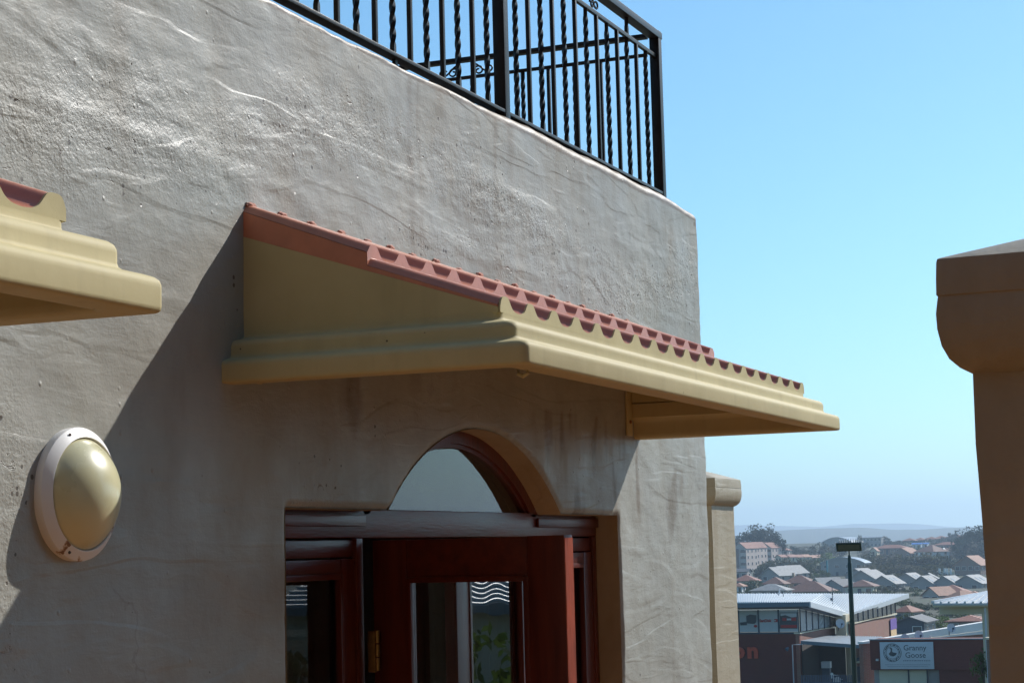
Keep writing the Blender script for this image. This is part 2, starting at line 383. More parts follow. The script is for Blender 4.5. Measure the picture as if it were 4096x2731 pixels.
# reveals of the opening: jambs, flat heads and the curved soffit
YF = 2.592
yi = [2.503, 2.512, 2.54, 2.57, YF+.10]
def reveal(name, pts, jit=.0015):
    b = MB(); n_ = len(pts)
    for k, y in enumerate(yi):
        for (x, z) in pts: b.v.append((x+jit*noise.noise((x*9, y*30, z*9)), y, z+jit*noise.noise((x*9+7, y*30, z*9))))
    for k in range(len(yi)-1):
        for i in range(n_-1): a = k*n_+i; b.f.append((a, a+1, a+n_+1, a+n_))
    return b.build(name, PLASTER2, bld, smooth=50)
reveal('jamb', [(XO0, -2+i*.1) for i in range(21)]+[(XO0, ZH)]); reveal('jamb', [(XO1, -2+i*.1) for i in range(21)]+[(XO1, ZH)])
reveal('lintel', [(XO0+(AXL-XO0)*i/8, ZH) for i in range(9)]); reveal('lintel', [(AXR+(XO1-AXR)*i/8, ZH) for i in range(9)])
a0 = math.asin((AXL-AX)/AR); a1 = math.asin((AXR-AX)/AR)
reveal('arch_soffit', [(AX+AR*math.sin(a0+(a1-a0)*i/48), max(ZH, AH-AR+AR*math.cos(a0+(a1-a0)*i/48))) for i in range(49)])
MB().box(-3, XC-.05, 2.75, 9, 1.34, 1.42).build('balcony_floor', PAVE, bld)
MB().box(-3, XC-.05, 9, 9.2, -2, 1.42).build('rear_wall', PLASTER2, bld)
MB().box(-3.2, -3, 2.5, 9.2, -2, 1.42).build('end_wall', PLASTER2, bld)
MB().box(XC-.25, XC-.03, 5.9, 9.1, -2, 1.48).build('side_wall', PLASTER2, bld)
MB().box(-2.9, XC-.06, 2.66, 8.9, -2.02, -1.98).build('floor', PAVE, bld)
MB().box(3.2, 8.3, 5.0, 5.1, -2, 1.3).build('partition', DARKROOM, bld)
MB().box(3.95, 4.62, 2.58, 2.95, 1.40, 2.6).build('parapet_pier', PLASTER2, bld, bevel=.015)

# ================================================================== door in the arched opening
dr = thing('arched_doorway', (5.86, 2.6, -2), 'dark red wooden double door with side windows and arched fanlight, one leaf swung open', 'door')
fr = MB(); FB = YF+.09
fr.box(XO0+.001, XO1-.001, YF, FB, .052, ZH+.006)                        # transom
for x0 in (XO0+.001, AXL+.0, AXR-.055, XO1-.046): pass
o = fr.build('transom', WOODH, dr, bevel=.004)
MB().box(XO0+.002, AXL+.01, YF-.012, YF-.002, .085, .118).build('transom_bead', WOODH, dr, bevel=.003)
MB().box(AXR-.02, XO1-.002, YF-.012, YF-.002, .085, .118).build('transom_bead', WOODH, dr, bevel=.003)
# curved fanlight frame and pane
def arc_band(rin, rout, y0, y1, n_=40):
    b = MB(); pts = []
    for r in (rin, rout):
        lim = math.asin(min(.999, (AXR-AX)/AR))
        for i in range(n_+1):
            a = -lim+2*lim*i/n_; pts.append((AX+r*math.sin(a), AH-AR+r*math.cos(a)))
    for y in (y0, y1): b.v += [(x, y, max(z, ZH-.01)) for x, z in pts]
    N = n_+1
    for i in range(n_):
        b.f += [(i, i+1, N+i+1, N+i), (2*N+i, 3*N+i, 3*N+i+1, 2*N+i+1), (i, 2*N+i, 2*N+i+1, i+1), (N+i, N+i+1, 3*N+i+1, 3*N+i)]
    return b
fan = arc_band(AR-.042, AR+.02, YF, YF+.07).build('fanlight_frame', WOOD, dr, smooth=40)
arc_band(AR-.056, AR-.040, YF+.012, YF+.04).build('bead', WOOD, fan, smooth=40)
pn = MB(); lim = .70
pp = [(AX+(AR-.046)*math.sin(a*.64/20), YF+.022, AH-AR+(AR-.046)*math.cos(a*.64/20)) for a in range(-23, 24)]
pp = [p for p in pp if p[2] > ZH] ; pp = [(pp[0][0], YF+.022, ZH)]+pp+[(pp[-1][0], YF+.022, ZH)]
pn.add(pp, [tuple(range(len(pp)))]); pn.build('pane', GLASS, fan)
def panel(parent, o3, ax, w, z0, z1, th, st, rt, rb, mats=(WOOD, WOODH), pane=GLASS, hinge=False):
    """glazed timber panel: o3 = (x,y) of one bottom corner, ax = unit vector along the width, thickness towards the room"""
    ax = Vector((ax[0], ax[1], 0)); nr = Vector((-ax.y, ax.x, 0)); O = Vector((o3[0], o3[1], 0))
    def bx(a0_, a1_, b0, b1, c0, c1):
        b = MB(); c = O+ax*(a0_+a1_)/2+nr*(b0+b1)/2+Vector((0,0,(c0+c1)/2))
        return b.obox(c, ax*(a1_-a0_)/2, nr*(b1-b0)/2, Vector((0,0,(c1-c0)/2)))
    bx(0, st, 0, th, z0, z1).build('stile', mats[0], parent, bevel=.003); bx(w-st, w, 0, th, z0, z1).build('stile', mats[0], parent, bevel=.003)
    bx(st+.001, w-st-.001, .001, th-.001, z1-rt, z1-.001).build('rail', mats[1], parent, bevel=.003); bx(st+.001, w-st-.001, .001, th-.001, z0, z0+rb).build('rail', mats[1], parent, bevel=.003)
    for a, b_ in ((st-.004, st+.014), (w-st-.014, w-st+.004)): bx(a, b_, -.004, th*.35, z0+rb, z1-rt).build('glazing_bead', mats[0], parent, bevel=.003)
    bx(st+.012, w-st-.012, -.004, th*.35, z1-rt-.014, z1-rt+.003).build('glazing_bead', mats[1], parent, bevel=.003)
    g_ = MB(); z_a, z_b = z0+rb-.002, z1-rt+.002
    P = [O+ax*(st-.002)+nr*th*.5, O+ax*(w-st+.002)+nr*th*.5]
    g_.add([(P[0].x,P[0].y,z_a),(P[1].x,P[1].y,z_a),(P[1].x,P[1].y,z_b),(P[0].x,P[0].y,z_b)], [(0,1,2,3)]); g_.build('pane', pane, parent)
# side windows: fixed frame posts, then a casement
for x0, x1 in ((XO0, AXL+.012), (AXR-.012, XO1)):
    s_ = MB().box(x0+.001, x0+.042, YF+.001, FB, -2, .051).build('sidelight', WOOD, dr, bevel=.004)
    MB().box(x1-.042, x1-.001, YF+.001, FB, -2, .051).build('post', WOOD, s_, bevel=.004)
    MB().box(x0+.043, x1-.043, YF+.012, FB, -.004, .046).build('head', WOODH, s_, bevel=.004)
    panel(s_, (x0+.044, YF+.006), (1, 0), x1-x0-.088, -1.95, -.008, .045, .085, .045, .25)
# one leaf swung wide open, the other shut
th1 = math.radians(102)
l1 = MB().box(5.176, 5.186, YF-.028, YF-.004, -.34, -.22).build('door_leaf', BRASS, dr, bevel=.002)
panel(l1, (5.215, YF-.006), (math.cos(th1), -math.sin(th1)), .675, -1.98, .043, .044, .125, .112, .3)
fe_ = Vector((5.215, YF-.006, 0))+Vector((math.cos(th1), -math.sin(th1), 0))*.676; fn_ = Vector((math.sin(th1), math.cos(th1), 0))*.022
MB().obox(fe_+fn_+Vector((0, 0, -.97)), (math.cos(th1)*.0012, -math.sin(th1)*.0012, 0), fn_*.93, (0, 0, 1.005)).build('sunlit_edge', SUNEDGE, l1)  # thin added strip; its bright orange imitates sun on the free edge
for k in range(3):
    MB().lathe([(0, 0), (.008, 0), (.008, .036), (0, .036)], (5.183, YF-.032, -.335+k*.04), (0,0,1), 12).build('hinge', BRASS, l1, smooth=40)
l2 = MB().box(6.545, 6.555, YF-.02, YF-.004, -.34, -.22).build('door_leaf', BRASS, dr, bevel=.002)
panel(l2, (5.862, YF+.012), (1, 0), .68, -1.98, .044, .044, .105, .112, .3, pane=GLASSW)
MB().tube([(5.90, YF+.012, -.95), (5.90, YF-.03, -.95), (5.98, YF-.03, -.95)], .009, 8).build('handle', BRASS, l2, smooth=50)
# curtains hanging inside the side windows
def curtain(x0, x1, y, label):
    b = MB(); n_ = 90
    for i in range(n_+1):
        x = x0+(x1-x0)*i/n_; yy = y+.03*math.sin(i*.9)+.012*math.sin(i*2.3)
        b.v += [(x, yy, -1.9), (x, yy, .12)]
    b.f = [(2*i, 2*i+2, 2*i+3, 2*i+1) for i in range(n_)]
    b.add([(x0, y-.02, .12), (x1, y-.02, .12), (x1, y+.02, .12), (x0, y+.02, .12)], [(0,1,2,3)])
    tag(b.build('curtain', CURTAIN, smooth=60), label, 'curtain', 'curtains behind the side windows')
curtain(4.62, 4.95, 2.95, 'grey pleated curtain behind the side window nearest the wall lamp')
curtain(6.75, 7.15, 2.95, 'grey pleated curtain behind the far side window beyond the open leaf')

# ================================================================== tiled canopies
CXL, CXR, CYF = 4.325, 7.378, 1.79
PITCHT = .1657; X0T = 4.3624; NT = 19
def bump(dx): return .0350/(1+(abs(dx)/.0330)**4.0)
def make_canopy(label):
    c = thing('tiled_canopy', (5.85, 2.5, .435), label, 'canopy', 'moulded canopies over the doors')
    prof = [(0,.578),(0,.566),(.0015,.5605),(.006,.5575),(.014,.5555),(.040,.5505),(.052,.547),(.0585,.5415),(.0615,.534),(.062,.528),(.062,.512),(.0635,.5065),(.068,.5025),(.076,.500),(.094,.4955),(.104,.492),(.1095,.487),(.1118,.480),(.112,.474),(.112,.445),(.1112,.4395),(.108,.4362),(.103,.4354),(.09,.4354),(.05,.4354),(.040,.4365),(.034,.442),(.03,.455),(.03,.497),(.018,.512),(-.012,.518),(-.014,.572)]
    b = MB(); rc = .022
    path = []
    for o, z in prof:
        P = [(CXL-o, WY+.004)]
        for k in range(5): a = k*math.pi/8; P.append((CXL-o+rc*(1-math.cos(a)), CYF-o+rc*(1-math.sin(a))))
        P = [P[0]]+P[1:]
        for k in range(5): a = math.pi/2-k*math.pi/8; P.append((CXR+o-rc*(1-math.cos(a)), CYF-o+rc*(1-math.sin(a))))
        P.append((CXR+o, WY+.004)); path.append([(x, y, z) for x, y in P])
    n_ = len(path[0])
    # add intermediate points along the straights so the moulding can be a little uneven
    for row in path: b.v += row
    for i in range(len(path)-1):
        for k in range(n_-1): b.f.append((i*n_+k, i*n_+k+1, (i+1)*n_+k+1, (i+1)*n_+k))
    b.build('cornice', CREAM, c, smooth=50)
    # toothed front
    t = MB(); N = 19*44
    xs_ = [CXL+.003+(CXR-CXL-.006)*i/N for i in range(N+1)]
    def top(x): 
        k = round((x-X0T)/PITCHT); z = .583+bump(x-(X0T+k*PITCHT))
        e = min(x-CXL, CXR-x); return z-(.012*(1-e/.014)**2 if e < .014 else 0)
    for y in (CYF, CYF+.005): t.v += [(x, y, .577) for x in xs_]+[(x, y, top(x)) for x in xs_]
    M_ = N+1
    for i in range(N): t.f += [(i, i+1, M_+i+1, M_+i), (2*M_+i, 3*M_+i, 3*M_+i+1, 2*M_+i+1), (M_+i, M_+i+1, 3*M_+i+1, 3*M_+i)]
    t.f += [(0, M_, 3*M_, 2*M_), (N, M_+N, 3*M_+N, 2*M_+N)]
    t.build('toothed_fascia', CREAM, c, smooth=45)
    eb_ = bump(.0375)-.0008
    for x, d in ((CXL, 1), (CXR, -1)):
        MB().prism([(x, WY+.004, .577), (x, CYF+.006, .577), (x, CYF+.006, .590), (x, WY+.004, .822)], (d*.012, 0, 0)).build('cheek', CREAM, c)
        MB().prism([(x, WY+.004, .8225), (x, CYF+.0065, .5905), (x, CYF+.0065, .5835+eb_), (x, 2.147, .706+eb_), (x, 2.145, .7385+eb_), (x, WY+.004, .8755+eb_)], (d*.012, 0, 0)).build('verge', TERRA, c)
    MB().prism([(CXL+.013, WY+.003, .80), (CXL+.013, CYF+.013, .565), (CXL+.013, CYF+.013, .572), (CXL+.013, WY+.003, .84)], (CXR-CXL-.026, 0, 0)).build('soffit', CREAM, c)
    # tiles: two courses of nineteen
    def tile(k, y0, y1, za, zb, lip, proto=[]):
        cx = X0T+k*PITCHT
        lo = -.0375 if k == 0 else -PITCHT/2; hi = .0155+.0 if False else (PITCHT/2 if k < NT-1 else .0335)
        n_ = 36; B = MB(); X = [lo+(hi-lo)*i/n_ for i in range(n_+1)]
        rows = [(y0, za, -lip), (y0, za, 0.), (y0+.006, za+.0025, .0), (y0+.05, za+(zb-za)*.05/(y1-y0), 0), (y1, zb, 0)]
        for y, z, dl in rows: B.v += [(cx+x, y, z+bump(x)+dl) for x in X]
        for r in range(len(rows)-1):
            for i in range(n_): B.f.append((r*(n_+1)+i, r*(n_+1)+i+1, (r+1)*(n_+1)+i+1, (r+1)*(n_+1)+i))
        return B
    for (y0, y1, za, zb, lip) in ((1.7955, 2.165, .5825, .7125, .004), (2.145, 2.503, .739, .8755, .036)):
        first = mid_ = None
        for k in range(NT):
            if k in (0, 1, NT-1):
                o_ = tile(k, y0, y1, za, zb, lip).build('tile', TERRA, c, smooth=55)
                if k == 1: mid_ = o_
            else: twin(mid_, c, (PITCHT*(k-1), 0, 0))
    # mortar lumps where the tiles meet the wall
    protos = []
    for q in range(3):
        B = MB(); r_ = random.Random(q)
        bm = bmesh.new(); bmesh.ops.create_icosphere(bm, subdivisions=3, radius=1)
        for v in bm.verts:
            s_ = 1+.35*noise.noise(v.co*2.1+Vector((q*9, 0, 0))); s_ += .22*noise.noise(v.co*4+Vector((3, q*5, 0))); v.co = Vector((v.co.x*.026*s_, v.co.y*.008*s_, v.co.z*.008*s_))
        B.v = [(X0T+v.co.x, 2.496+v.co.y, .907+v.co.z) for v in bm.verts]; B.f = [tuple(v.index for v in f_.verts) for f_ in bm.faces]; bm.free()
        protos.append(B)
    pr = [protos[q].build('mortar_lump', MORTAR, c, smooth=60) for q in range(3)]
    for q in range(3): pr[q].location.x = PITCHT*q
    for k in range(3, NT):
        o_ = twin(pr[k % 3], c, (PITCHT*k+.012*math.sin(k*5), 0, .003*math.sin(k*3)))
    # fixing flanges against the wall and a bolt
    for x, d in ((CXR-.075, 1), (CXL+.013, 1)):
        MB().box(x, x+.062, WY-.012, WY-.003, .445, .62).build('flange', CREAM, c, bevel=.003)
        MB().lathe([(0,.006),(.006,.006),(.008,0)], (x+.03, WY-.012, .50), (0,-1,0), 10).build('bolt', RUST, c)
    MB().tube([(4.36, 1.74, .440), (4.36, 1.735, .428), (4.365, 1.75, .421), (4.37, 1.765, .428), (4.37, 1.765, .440)], .005, 8).build('drip_hook', CREAM, c, smooth=60)
    return c
can = make_canopy('cream canopy with terracotta tiles over the arched door')
cn2 = copy_tree(can)
cn2.location = Vector(can.location)+Vector((-4.829, 0, -.043)); cn2['label'] = 'cream stepped canopy end cut off at the left of the picture, above the lamp'

# ================================================================== oval bulkhead lamp
def chipped():
    mt, n, l, b = nt('chipped_white_paint')
    tc = n.new('ShaderNodeTexCoord'); t = n.new('ShaderNodeTexNoise'); t.inputs['Scale'].default_value = 17; t.inputs['Detail'].default_value = 5; t.inputs['Roughness'].default_value = .55
    l.new(tc.outputs['Object'], t.inputs['Vector'])
    r = n.new('ShaderNodeValToRGB'); e = r.color_ramp.elements
    e[0].position = .325; e[0].color = (.20, .10, .05, 1); e[1].position = .36; e[1].color = (.74, .72, .70, 1)
    k = e.new(.342); k.color = (.50, .36, .25, 1)
    l.new(t.outputs['Fac'], r.inputs[0]); l.new(r.outputs[0], b.inputs['Base Color']); b.inputs['Roughness'].default_value = .45
    return mt
lc = (3.582, WY, .148)
lp = thing('wall_lamp', lc, 'round white rimmed lamp with yellowed dome on the shaded wall', 'wall lamp')
MB().lathe([(.142, -.004), (.1450, .000), (.1458, .016), (.1448, .020), (.1265, .0345), (.1240, .0355), (.1222, .034), (.121, .028), (0, .028)], lc, (0,-1,0), 72).build('rim', chipped(), lp, smooth=22)
DOME = mat('yellowed_lamp_plastic', (.60, .56, .34), .27, .08, 4, 0, 1, spec=.6, coat=.3)
hh = .064; rd = .1205; Rs = (rd*rd+hh*hh)/(2*hh)
MB().lathe([(Rs*math.sin(a), .031+Rs*math.cos(a)-(Rs-hh)) for a in [math.asin(rd/Rs)*k/24 for k in range(24, -1, -1)]], lc, (0,-1,0), 72).build('dome', DOME, lp, smooth=80)
SCREW = mat('dark_screw', (.05, .03, .02), .6)
for a in (112, 247, 5):
    a = math.radians(a); p = (lc[0]+.136*math.cos(a), WY-.0268, lc[2]+.136*math.sin(a))
    MB().lathe([(0, .002), (.0034, .002), (.0042, 0)], p, (0,-1,0), 12).build('screw', SCREW, lp)

# ================================================================== railing on the parapet
rail = thing('balcony_railing', (6.3, 2.545, 1.5), 'black iron railing with twisted bars along the top of the wall', 'railing')
YR = 2.546
MB().box(4.60, 7.99, YR-.02, YR+.02, 1.525, 1.537).build('bottom_rail', IRON, rail, bevel=.002)
MB().box(4.60, 8.02, YR-.008, YR+.008, 2.133, 2.150).build('middle_rail', IRON, rail, bevel=.002)
MB().box(4.60, 8.04, YR-.024, YR+.024, 2.222, 2.252).build('top_rail', IRON, rail, bevel=.003)
for x, zt_ in ((6.22, 2.223), (8.012, 2.256)):
    MB().box(x-.021, x+.021, YR-.022, YR+.022, 1.497, zt_).build('post', IRON, rail, bevel=.003)
def twist(x, y, z0, z1, w=.0145, turn=.088):
    b = MB(); n_ = int((z1-z0)/.008)
    for i in range(n_+1):
        z = z0+(z1-z0)*i/n_; tw = max(0, min(z-z0-.03, z1-z0-.06)); a = tw/turn*math.pi/1.0
        for k in range(4): q = a+math.pi/4+k*math.pi/2; b.v.append((x+w*.74*math.cos(q), y+w*.74*math.sin(q), z))
    for i in range(n_):
        for k in range(4): b.f.append((i*4+k, i*4+(k+1)%4, i*4+4+(k+1)%4, i*4+4+k))
    return b
xsb = [4.711+i*.1255 for i in range(12)]+[6.361+i*.1251 for i in range(13)]
pt = ptw = None
for i, x in enumerate(xsb):
    tw_ = (i % 2 == 1) if i < 12 else (i % 2 == 0)
    if tw_:
        if ptw is None: ptw = (twist(x, YR, 1.537, 2.134).build('twisted_baluster', IRON, rail, smooth=25), x)
        else: twin(ptw[0], rail, (x-ptw[1], 0, 0))
    else:
        if pt is None: pt = (MB().box(x-.0075, x+.0075, YR-.0075, YR+.0075, 1.537, 2.134).build('baluster', IRON, rail, bevel=.0015), x)
        else: twin(pt[0], rail, (x-pt[1], 0, 0))
for x in (6.36, 7.62): twist(x, YR, 2.150, 2.223).build('spacer_bar', IRON, rail, smooth=25)
def scroll(P, parent):           # P maps (a, b) in the rail's plane to 3D; flat bar C-scrolls
    for sgn in (-1, 1):
        pts = []
        for i in range(30):
            t_ = i/29; ang = 2.6*math.pi*t_; r_ = .026*(1-.75*t_)
            pts.append(P(sgn*(.035+.028-r_*math.cos(ang)), -.012+r_*math.sin(ang)*.9))
        pts2 = [P(sgn*(.037+.075*(i/14)), .022*math.cos(i/14*math.pi)) for i in range(15)]
        pts3 = [P(sgn*(.112+.018*math.sin(a*.35)), -.022+.014*(1-math.cos(a*.35))) for a in range(1, 13)]
        MB().tube(pts, .0042, 6).build('scroll', IRON, parent, smooth=60); MB().tube(pts2+pts3, .0042, 6).build('scroll', IRON, parent, smooth=60)
scroll(lambda a, b: (7.13+a, YR, 2.186+b), rail); scroll(lambda a, b: (5.4+a, YR, 2.186+b), rail)
for x in (5.35, 7.3): MB().box(x-.008, x+.008, YR-.006, YR+.006, 1.47, 1.526).build('foot', IRON, rail)
r2 = thing('balcony_railing', (8.012, 3.2, 1.5), 'black iron return railing with scrolls running back from the corner post', 'railing')
XS = 8.0
MB().box(XS-.02, XS+.02, YR+.035, 5.2, 1.525, 1.537).build('bottom_rail', IRON, r2, bevel=.002)
MB().box(XS-.008, XS+.008, YR+.035, 5.2, 2.145, 2.159).build('middle_rail', IRON, r2, bevel=.002)
MB().box(XS-.02, XS+.02, YR+.035, 5.2, 2.226, 2.244).build('top_rail', IRON, r2, bevel=.002)
pt = ptw = None
for i in range(20):
    y = 2.675+i*.1243
    if y > 5.1: break
    if i % 2 == 0:
        if ptw is None: ptw = (twist(XS, y, 1.537, 2.146).build('twisted_baluster', IRON, r2, smooth=25), y)
        else: twin(ptw[0], r2, (0, y-ptw[1], 0))
    else:
        if pt is None: pt = (MB().box(XS-.0075, XS+.0075, y-.0075, y+.0075, 1.537, 2.146).build('baluster', IRON, r2, bevel=.0015), y)
        else: twin(pt[0], r2, (0, y-pt[1], 0))
scroll(lambda a, b: (XS, 3.45+a, 2.191+b), r2)

# ================================================================== plastered gate pillars
def pillar(name, x0, x1, y0, y1, zsh, zb, label, k=1.0):
    cx, cy = (x0+x1)/2, (y0+y1)/2
    p = thing(name, (cx, cy, zb), label, 'pillar', 'plastered pillars with moulded caps')
    def ring(prof, nm, close=None, st=.06):
        b = MB(); ng = 40
        def outline(o):
            P = []; hx, hy = (x1-x0)/2+o, (y1-y0)/2+o
            for s_ in range(4):
                for i in range(ng//4):
                    t_ = -1+2*i/(ng//4)
                    P.append([(t_*hx, -hy), (hx, t_*hy), (-t_*hx, hy), (-hx, -t_*hy)][s_])
            return P
        for o_, z in prof:
            for (x, y) in outline(o_):
                j = .0048*k*noise.noise((x*5+cx, y*5, z*5))+.0018*k*noise.noise((x*17, y*17, z*17))
                d = Vector((x, y)).normalized()*j
                b.v.append((cx+x+d.x, cy+y+d.y, z+(j*.5)))
        for i in range(len(prof)-1):
            for q in range(ng): b.f.append((i*ng+q, i*ng+(q+1)%ng, (i+1)*ng+(q+1)%ng, (i+1)*ng+q))
        return b.build(nm, PLASTER2, p, smooth=38)
    n_ = 26
    ring([(0, zb+(zsh-zb)*i/n_) for i in range(n_+1)], 'shaft')
    w = (x1-x0)/2
    ring([(-.004, zsh-.002), (.003, zsh), (.012, zsh+.005), (.022, zsh+.015), (.029, zsh+.030), (.033, zsh+.050), (.034, zsh+.068), (.0325, zsh+.082), (.0315, zsh+.0885), (.033, zsh+.0900), (.0325, zsh+.108), (.0315, zsh+.128), (.0305, zsh+.1325), (.028, zsh+.1338), (-w*.35, zsh+.133+(w*.35+.03)*.32), (-w*.99, zsh+.133+(w*.99+.03)*.32)], 'cap')
    return p
pillar('gate_pillar', 2.30, 2.72, -.064, .356, .193, -2, 'brown shaded pillar close to the camera at the right edge')
pillar('gate_pillar', 9.18, 9.58, 2.711, 3.11, .200, -2.05, 'small sunlit pillar with moulded cap just behind the building corner')

# ================================================================== the town below
def town(u, v, X):
    """point X metres ahead seen in direction (u, v) of the surveyed panorama (0..2352, 0..1398), relative to the eye"""
    px, py = 2850+u*1146/2352, 2050+v*681/1398
    d = FWD+RGT*((px-2048)/FOC)+UPV*((1365.3-py)/FOC)
    return d*(X/d.x)
BRICK = None
def brickmat(name, c1, c2, mortar, sc):
    mt, n, l, b = nt(name); tc = n.new('ShaderNodeTexCoord'); br = n.new('ShaderNodeTexBrick')
    mp = n.new('ShaderNodeMapping'); mp.inputs['Rotation'].default_value = (math.pi/2, 0, 0)
    sp = n.new('ShaderNodeSeparateXYZ'); l.new(tc.outputs['Object'], sp.inputs[0])
    ad = n.new('ShaderNodeMath'); l.new(sp.outputs[0], ad.inputs[0]); l.new(sp.outputs[1], ad.inputs[1])
    cb = n.new('ShaderNodeCombineXYZ'); l.new(ad.outputs[0], cb.inputs[0]); l.new(sp.outputs[2], cb.inputs[1]); l.new(cb.outputs[0], br.inputs['Vector'])
    br.inputs['Color1'].default_value = (*c1, 1); br.inputs['Color2'].default_value = (*c2, 1); br.inputs['Mortar'].default_value = (*mortar, 1)
    br.inputs['Scale'].default_value = sc; br.inputs['Mortar Size'].default_value = .012; br.inputs['Brick Width'].default_value = .235; br.inputs['Row Height'].default_value = .085
    tx = n.new('ShaderNodeTexNoise'); tx.inputs['Scale'].default_value = .8; tx.inputs['Detail'].default_value = 5; l.new(tc.outputs['Object'], tx.inputs['Vector'])
    mx = n.new('ShaderNodeMix'); mx.data_type = 'RGBA'; mx.blend_type = 'MULTIPLY'; mx.inputs['Factor'].default_value = .5
    l.new(br.outputs['Color'], mx.inputs['A']); l.new(tx.outputs['Color'], mx.inputs['B']); mx.inputs['Factor'].default_value = .25
    l.new(mx.outputs['Result'], b.inputs['Base Color']); b.inputs['Roughness'].default_value = .85
    return mt
def roofmat(name, col, rows=2.6, rough=.7, var=.2):
    mt, n, l, b = nt(name); tc = n.new('ShaderNodeTexCoord')
    wv = n.new('ShaderNodeTexWave'); wv.wave_type = 'BANDS'; wv.bands_direction = 'Z'; wv.inputs['Scale'].default_value = rows; wv.inputs['Distortion'].default_value = .4
    l.new(tc.outputs['Object'], wv.inputs['Vector'])
    tx = n.new('ShaderNodeTexNoise'); tx.inputs['Scale'].default_value = 1.4; tx.inputs['Detail'].default_value = 6; l.new(tc.outputs['Object'], tx.inputs['Vector'])
    rp = n.new('ShaderNodeValToRGB'); rp.color_ramp.elements[0].position = .3; rp.color_ramp.elements[1].position = .7
    rp.color_ramp.elements[0].color = (*[c*(1-var) for c in col], 1); rp.color_ramp.elements[1].color = (*[c*(1+var) for c in col], 1)
    l.new(tx.outputs['Fac'], rp.inputs[0]); l.new(rp.outputs[0], b.inputs['Base Color']); b.inputs['Roughness'].default_value = rough
    bp = n.new('ShaderNodeBump'); bp.inputs['Distance'].default_value = .05; l.new(wv.outputs['Fac'], bp.inputs['Height']); l.new(bp.outputs[0], b.inputs['Normal'])
    return mt
REDBRICK = brickmat('red_face_brick', (.30, .105, .07), (.36, .135, .09), (.30, .22, .18), 1.0)
MAROON = brickmat('maroon_painted_brick', (.17, .036, .024), (.19, .042, .028), (.15, .034, .024), 1.0)
BROWNBRICK = brickmat('brown_face_brick', (.26, .15, .11), (.31, .18, .13), (.28, .22, .18), 1.0)
WHITEROOF = mat('white_sheet_roof', (.54, .57, .59), .45, .05, 1.5)
FASCIA = mat('blue_grey_fascia', (.10, .15, .19), .5, .1, 2)
DARKSTEEL = mat('dark_blue_steel', (.025, .045, .075), .45, .2, 4)
SHEET = mat('grey_sheet_roof', (.26, .28, .30), .45, .15, 1.5)
WINGLASS = mat('dark_window_glass', (.035, .045, .055), .08, .2, .7, spec=.8)
PALEGLASS = mat('film_covered_glass', (.30, .36, .40), .25, .12, .6)
POSTERW = mat('poster_white', (.52, .53, .54), .5, .04, 2); POSTERD = mat('poster_dark_grey', (.06, .065, .075), .5, .1); POSTERR = mat('poster_red', (.42, .02, .02), .5, .1)
CREAMW = mat('cream_wall_paint', (.62, .56, .42), .8, .08, .7); WHITEW = mat('white_wall_paint', (.76, .75, .72), .8, .06, .7)
GREYW = mat('taupe_wall_paint', (.33, .30, .28), .85, .1, .6); TANW = mat('tan_wall_paint', (.46, .36, .26), .85, .1, .6); PINKW = mat('pinkish_wall_paint', (.52, .42, .37), .85, .1, .6)
GREYROOF = roofmat('grey_concrete_tile', (.27, .27, .265)); PALEROOF = roofmat('pale_grey_tile', (.33, .325, .315)); REDROOF = roofmat('red_clay_tile', (.26, .095, .06)); BROWNROOF = roofmat('brown_clay_tile', (.17, .075, .052)); ORANGEROOF = roofmat('orange_clay_tile', (.35, .165, .10))
SLATE = roofmat('dark_slate_tile', (.085, .09, .10)); BARREL = mat('blue_grey_barrel_sheet', (.33, .38, .43), .45, .08, .3); TEAL = mat('teal_paint', (.01, .22, .27), .6, .1)
POLE = mat('dark_green_pole_paint', (.018, .035, .022), .35, .2, 5); OLIVE = mat('olive_lamp_glass', (.13, .115, .07), .3, .2); ALU = mat('pale_aluminium', (.55, .56, .58), .4, .1, metal=.3)
DISH = mat('pale_dish_paint', (.58, .60, .63), .5, .06); ORANGE = mat('orange_letter', (.60, .06, .015), .5, .06); LETTER = mat('slate_letter', (.05, .065, .075), .6, .1)
SIGNW = mat('sign_white', (.56, .58, .62), .5, .04, 2); PURPLE = mat('purple_banner', (.16, .08, .36), .6, .1); BUFF = mat('buff_banner', (.75, .50, .25), .6, .1)
PLASTIC = mat('white_plastic', (.75, .74, .70), .4, .05); BLUEFENCE = mat('blue_steel_fence', (.03, .07, .13), .5, .2)
LEAF = [mat('leaf_'+k, c, .75, .35, .35, col2=c2) for k, c, c2 in (('dark', (.020, .033, .016), (.035, .05, .02)), ('olive', (.045, .052, .022), (.07, .075, .03)), ('green', (.035, .058, .018), (.06, .09, .025)), ('bluegreen', (.018, .032, .024), (.03, .045, .032)), ('bright', (.05, .10, .02), (.10, .16, .03)))]
for lm_ in LEAF:                # leaves let part of the sunlight through
    n_, l_ = lm_.node_tree.nodes, lm_.node_tree.links; pb_ = n_['Principled BSDF']; tl = n_.new('ShaderNodeBsdfTranslucent'); ms = n_.new('ShaderNodeMixShader'); ms.inputs[0].default_value = .4
    hs = n_.new('ShaderNodeHueSaturation'); hs.inputs['Value'].default_value = 1.3; l_.new(pb_.inputs['Base Color'].links[0].from_socket, hs.inputs['Color']); l_.new(hs.outputs[0], tl.inputs[0])
    l_.new(pb_.outputs[0], ms.inputs[1]); l_.new(tl.outputs[0], ms.inputs[2]); l_.new(ms.outputs[0], n_['Material Output'].inputs[0])
BARK = mat('bark', (.09, .065, .045), .9, .3, 6)

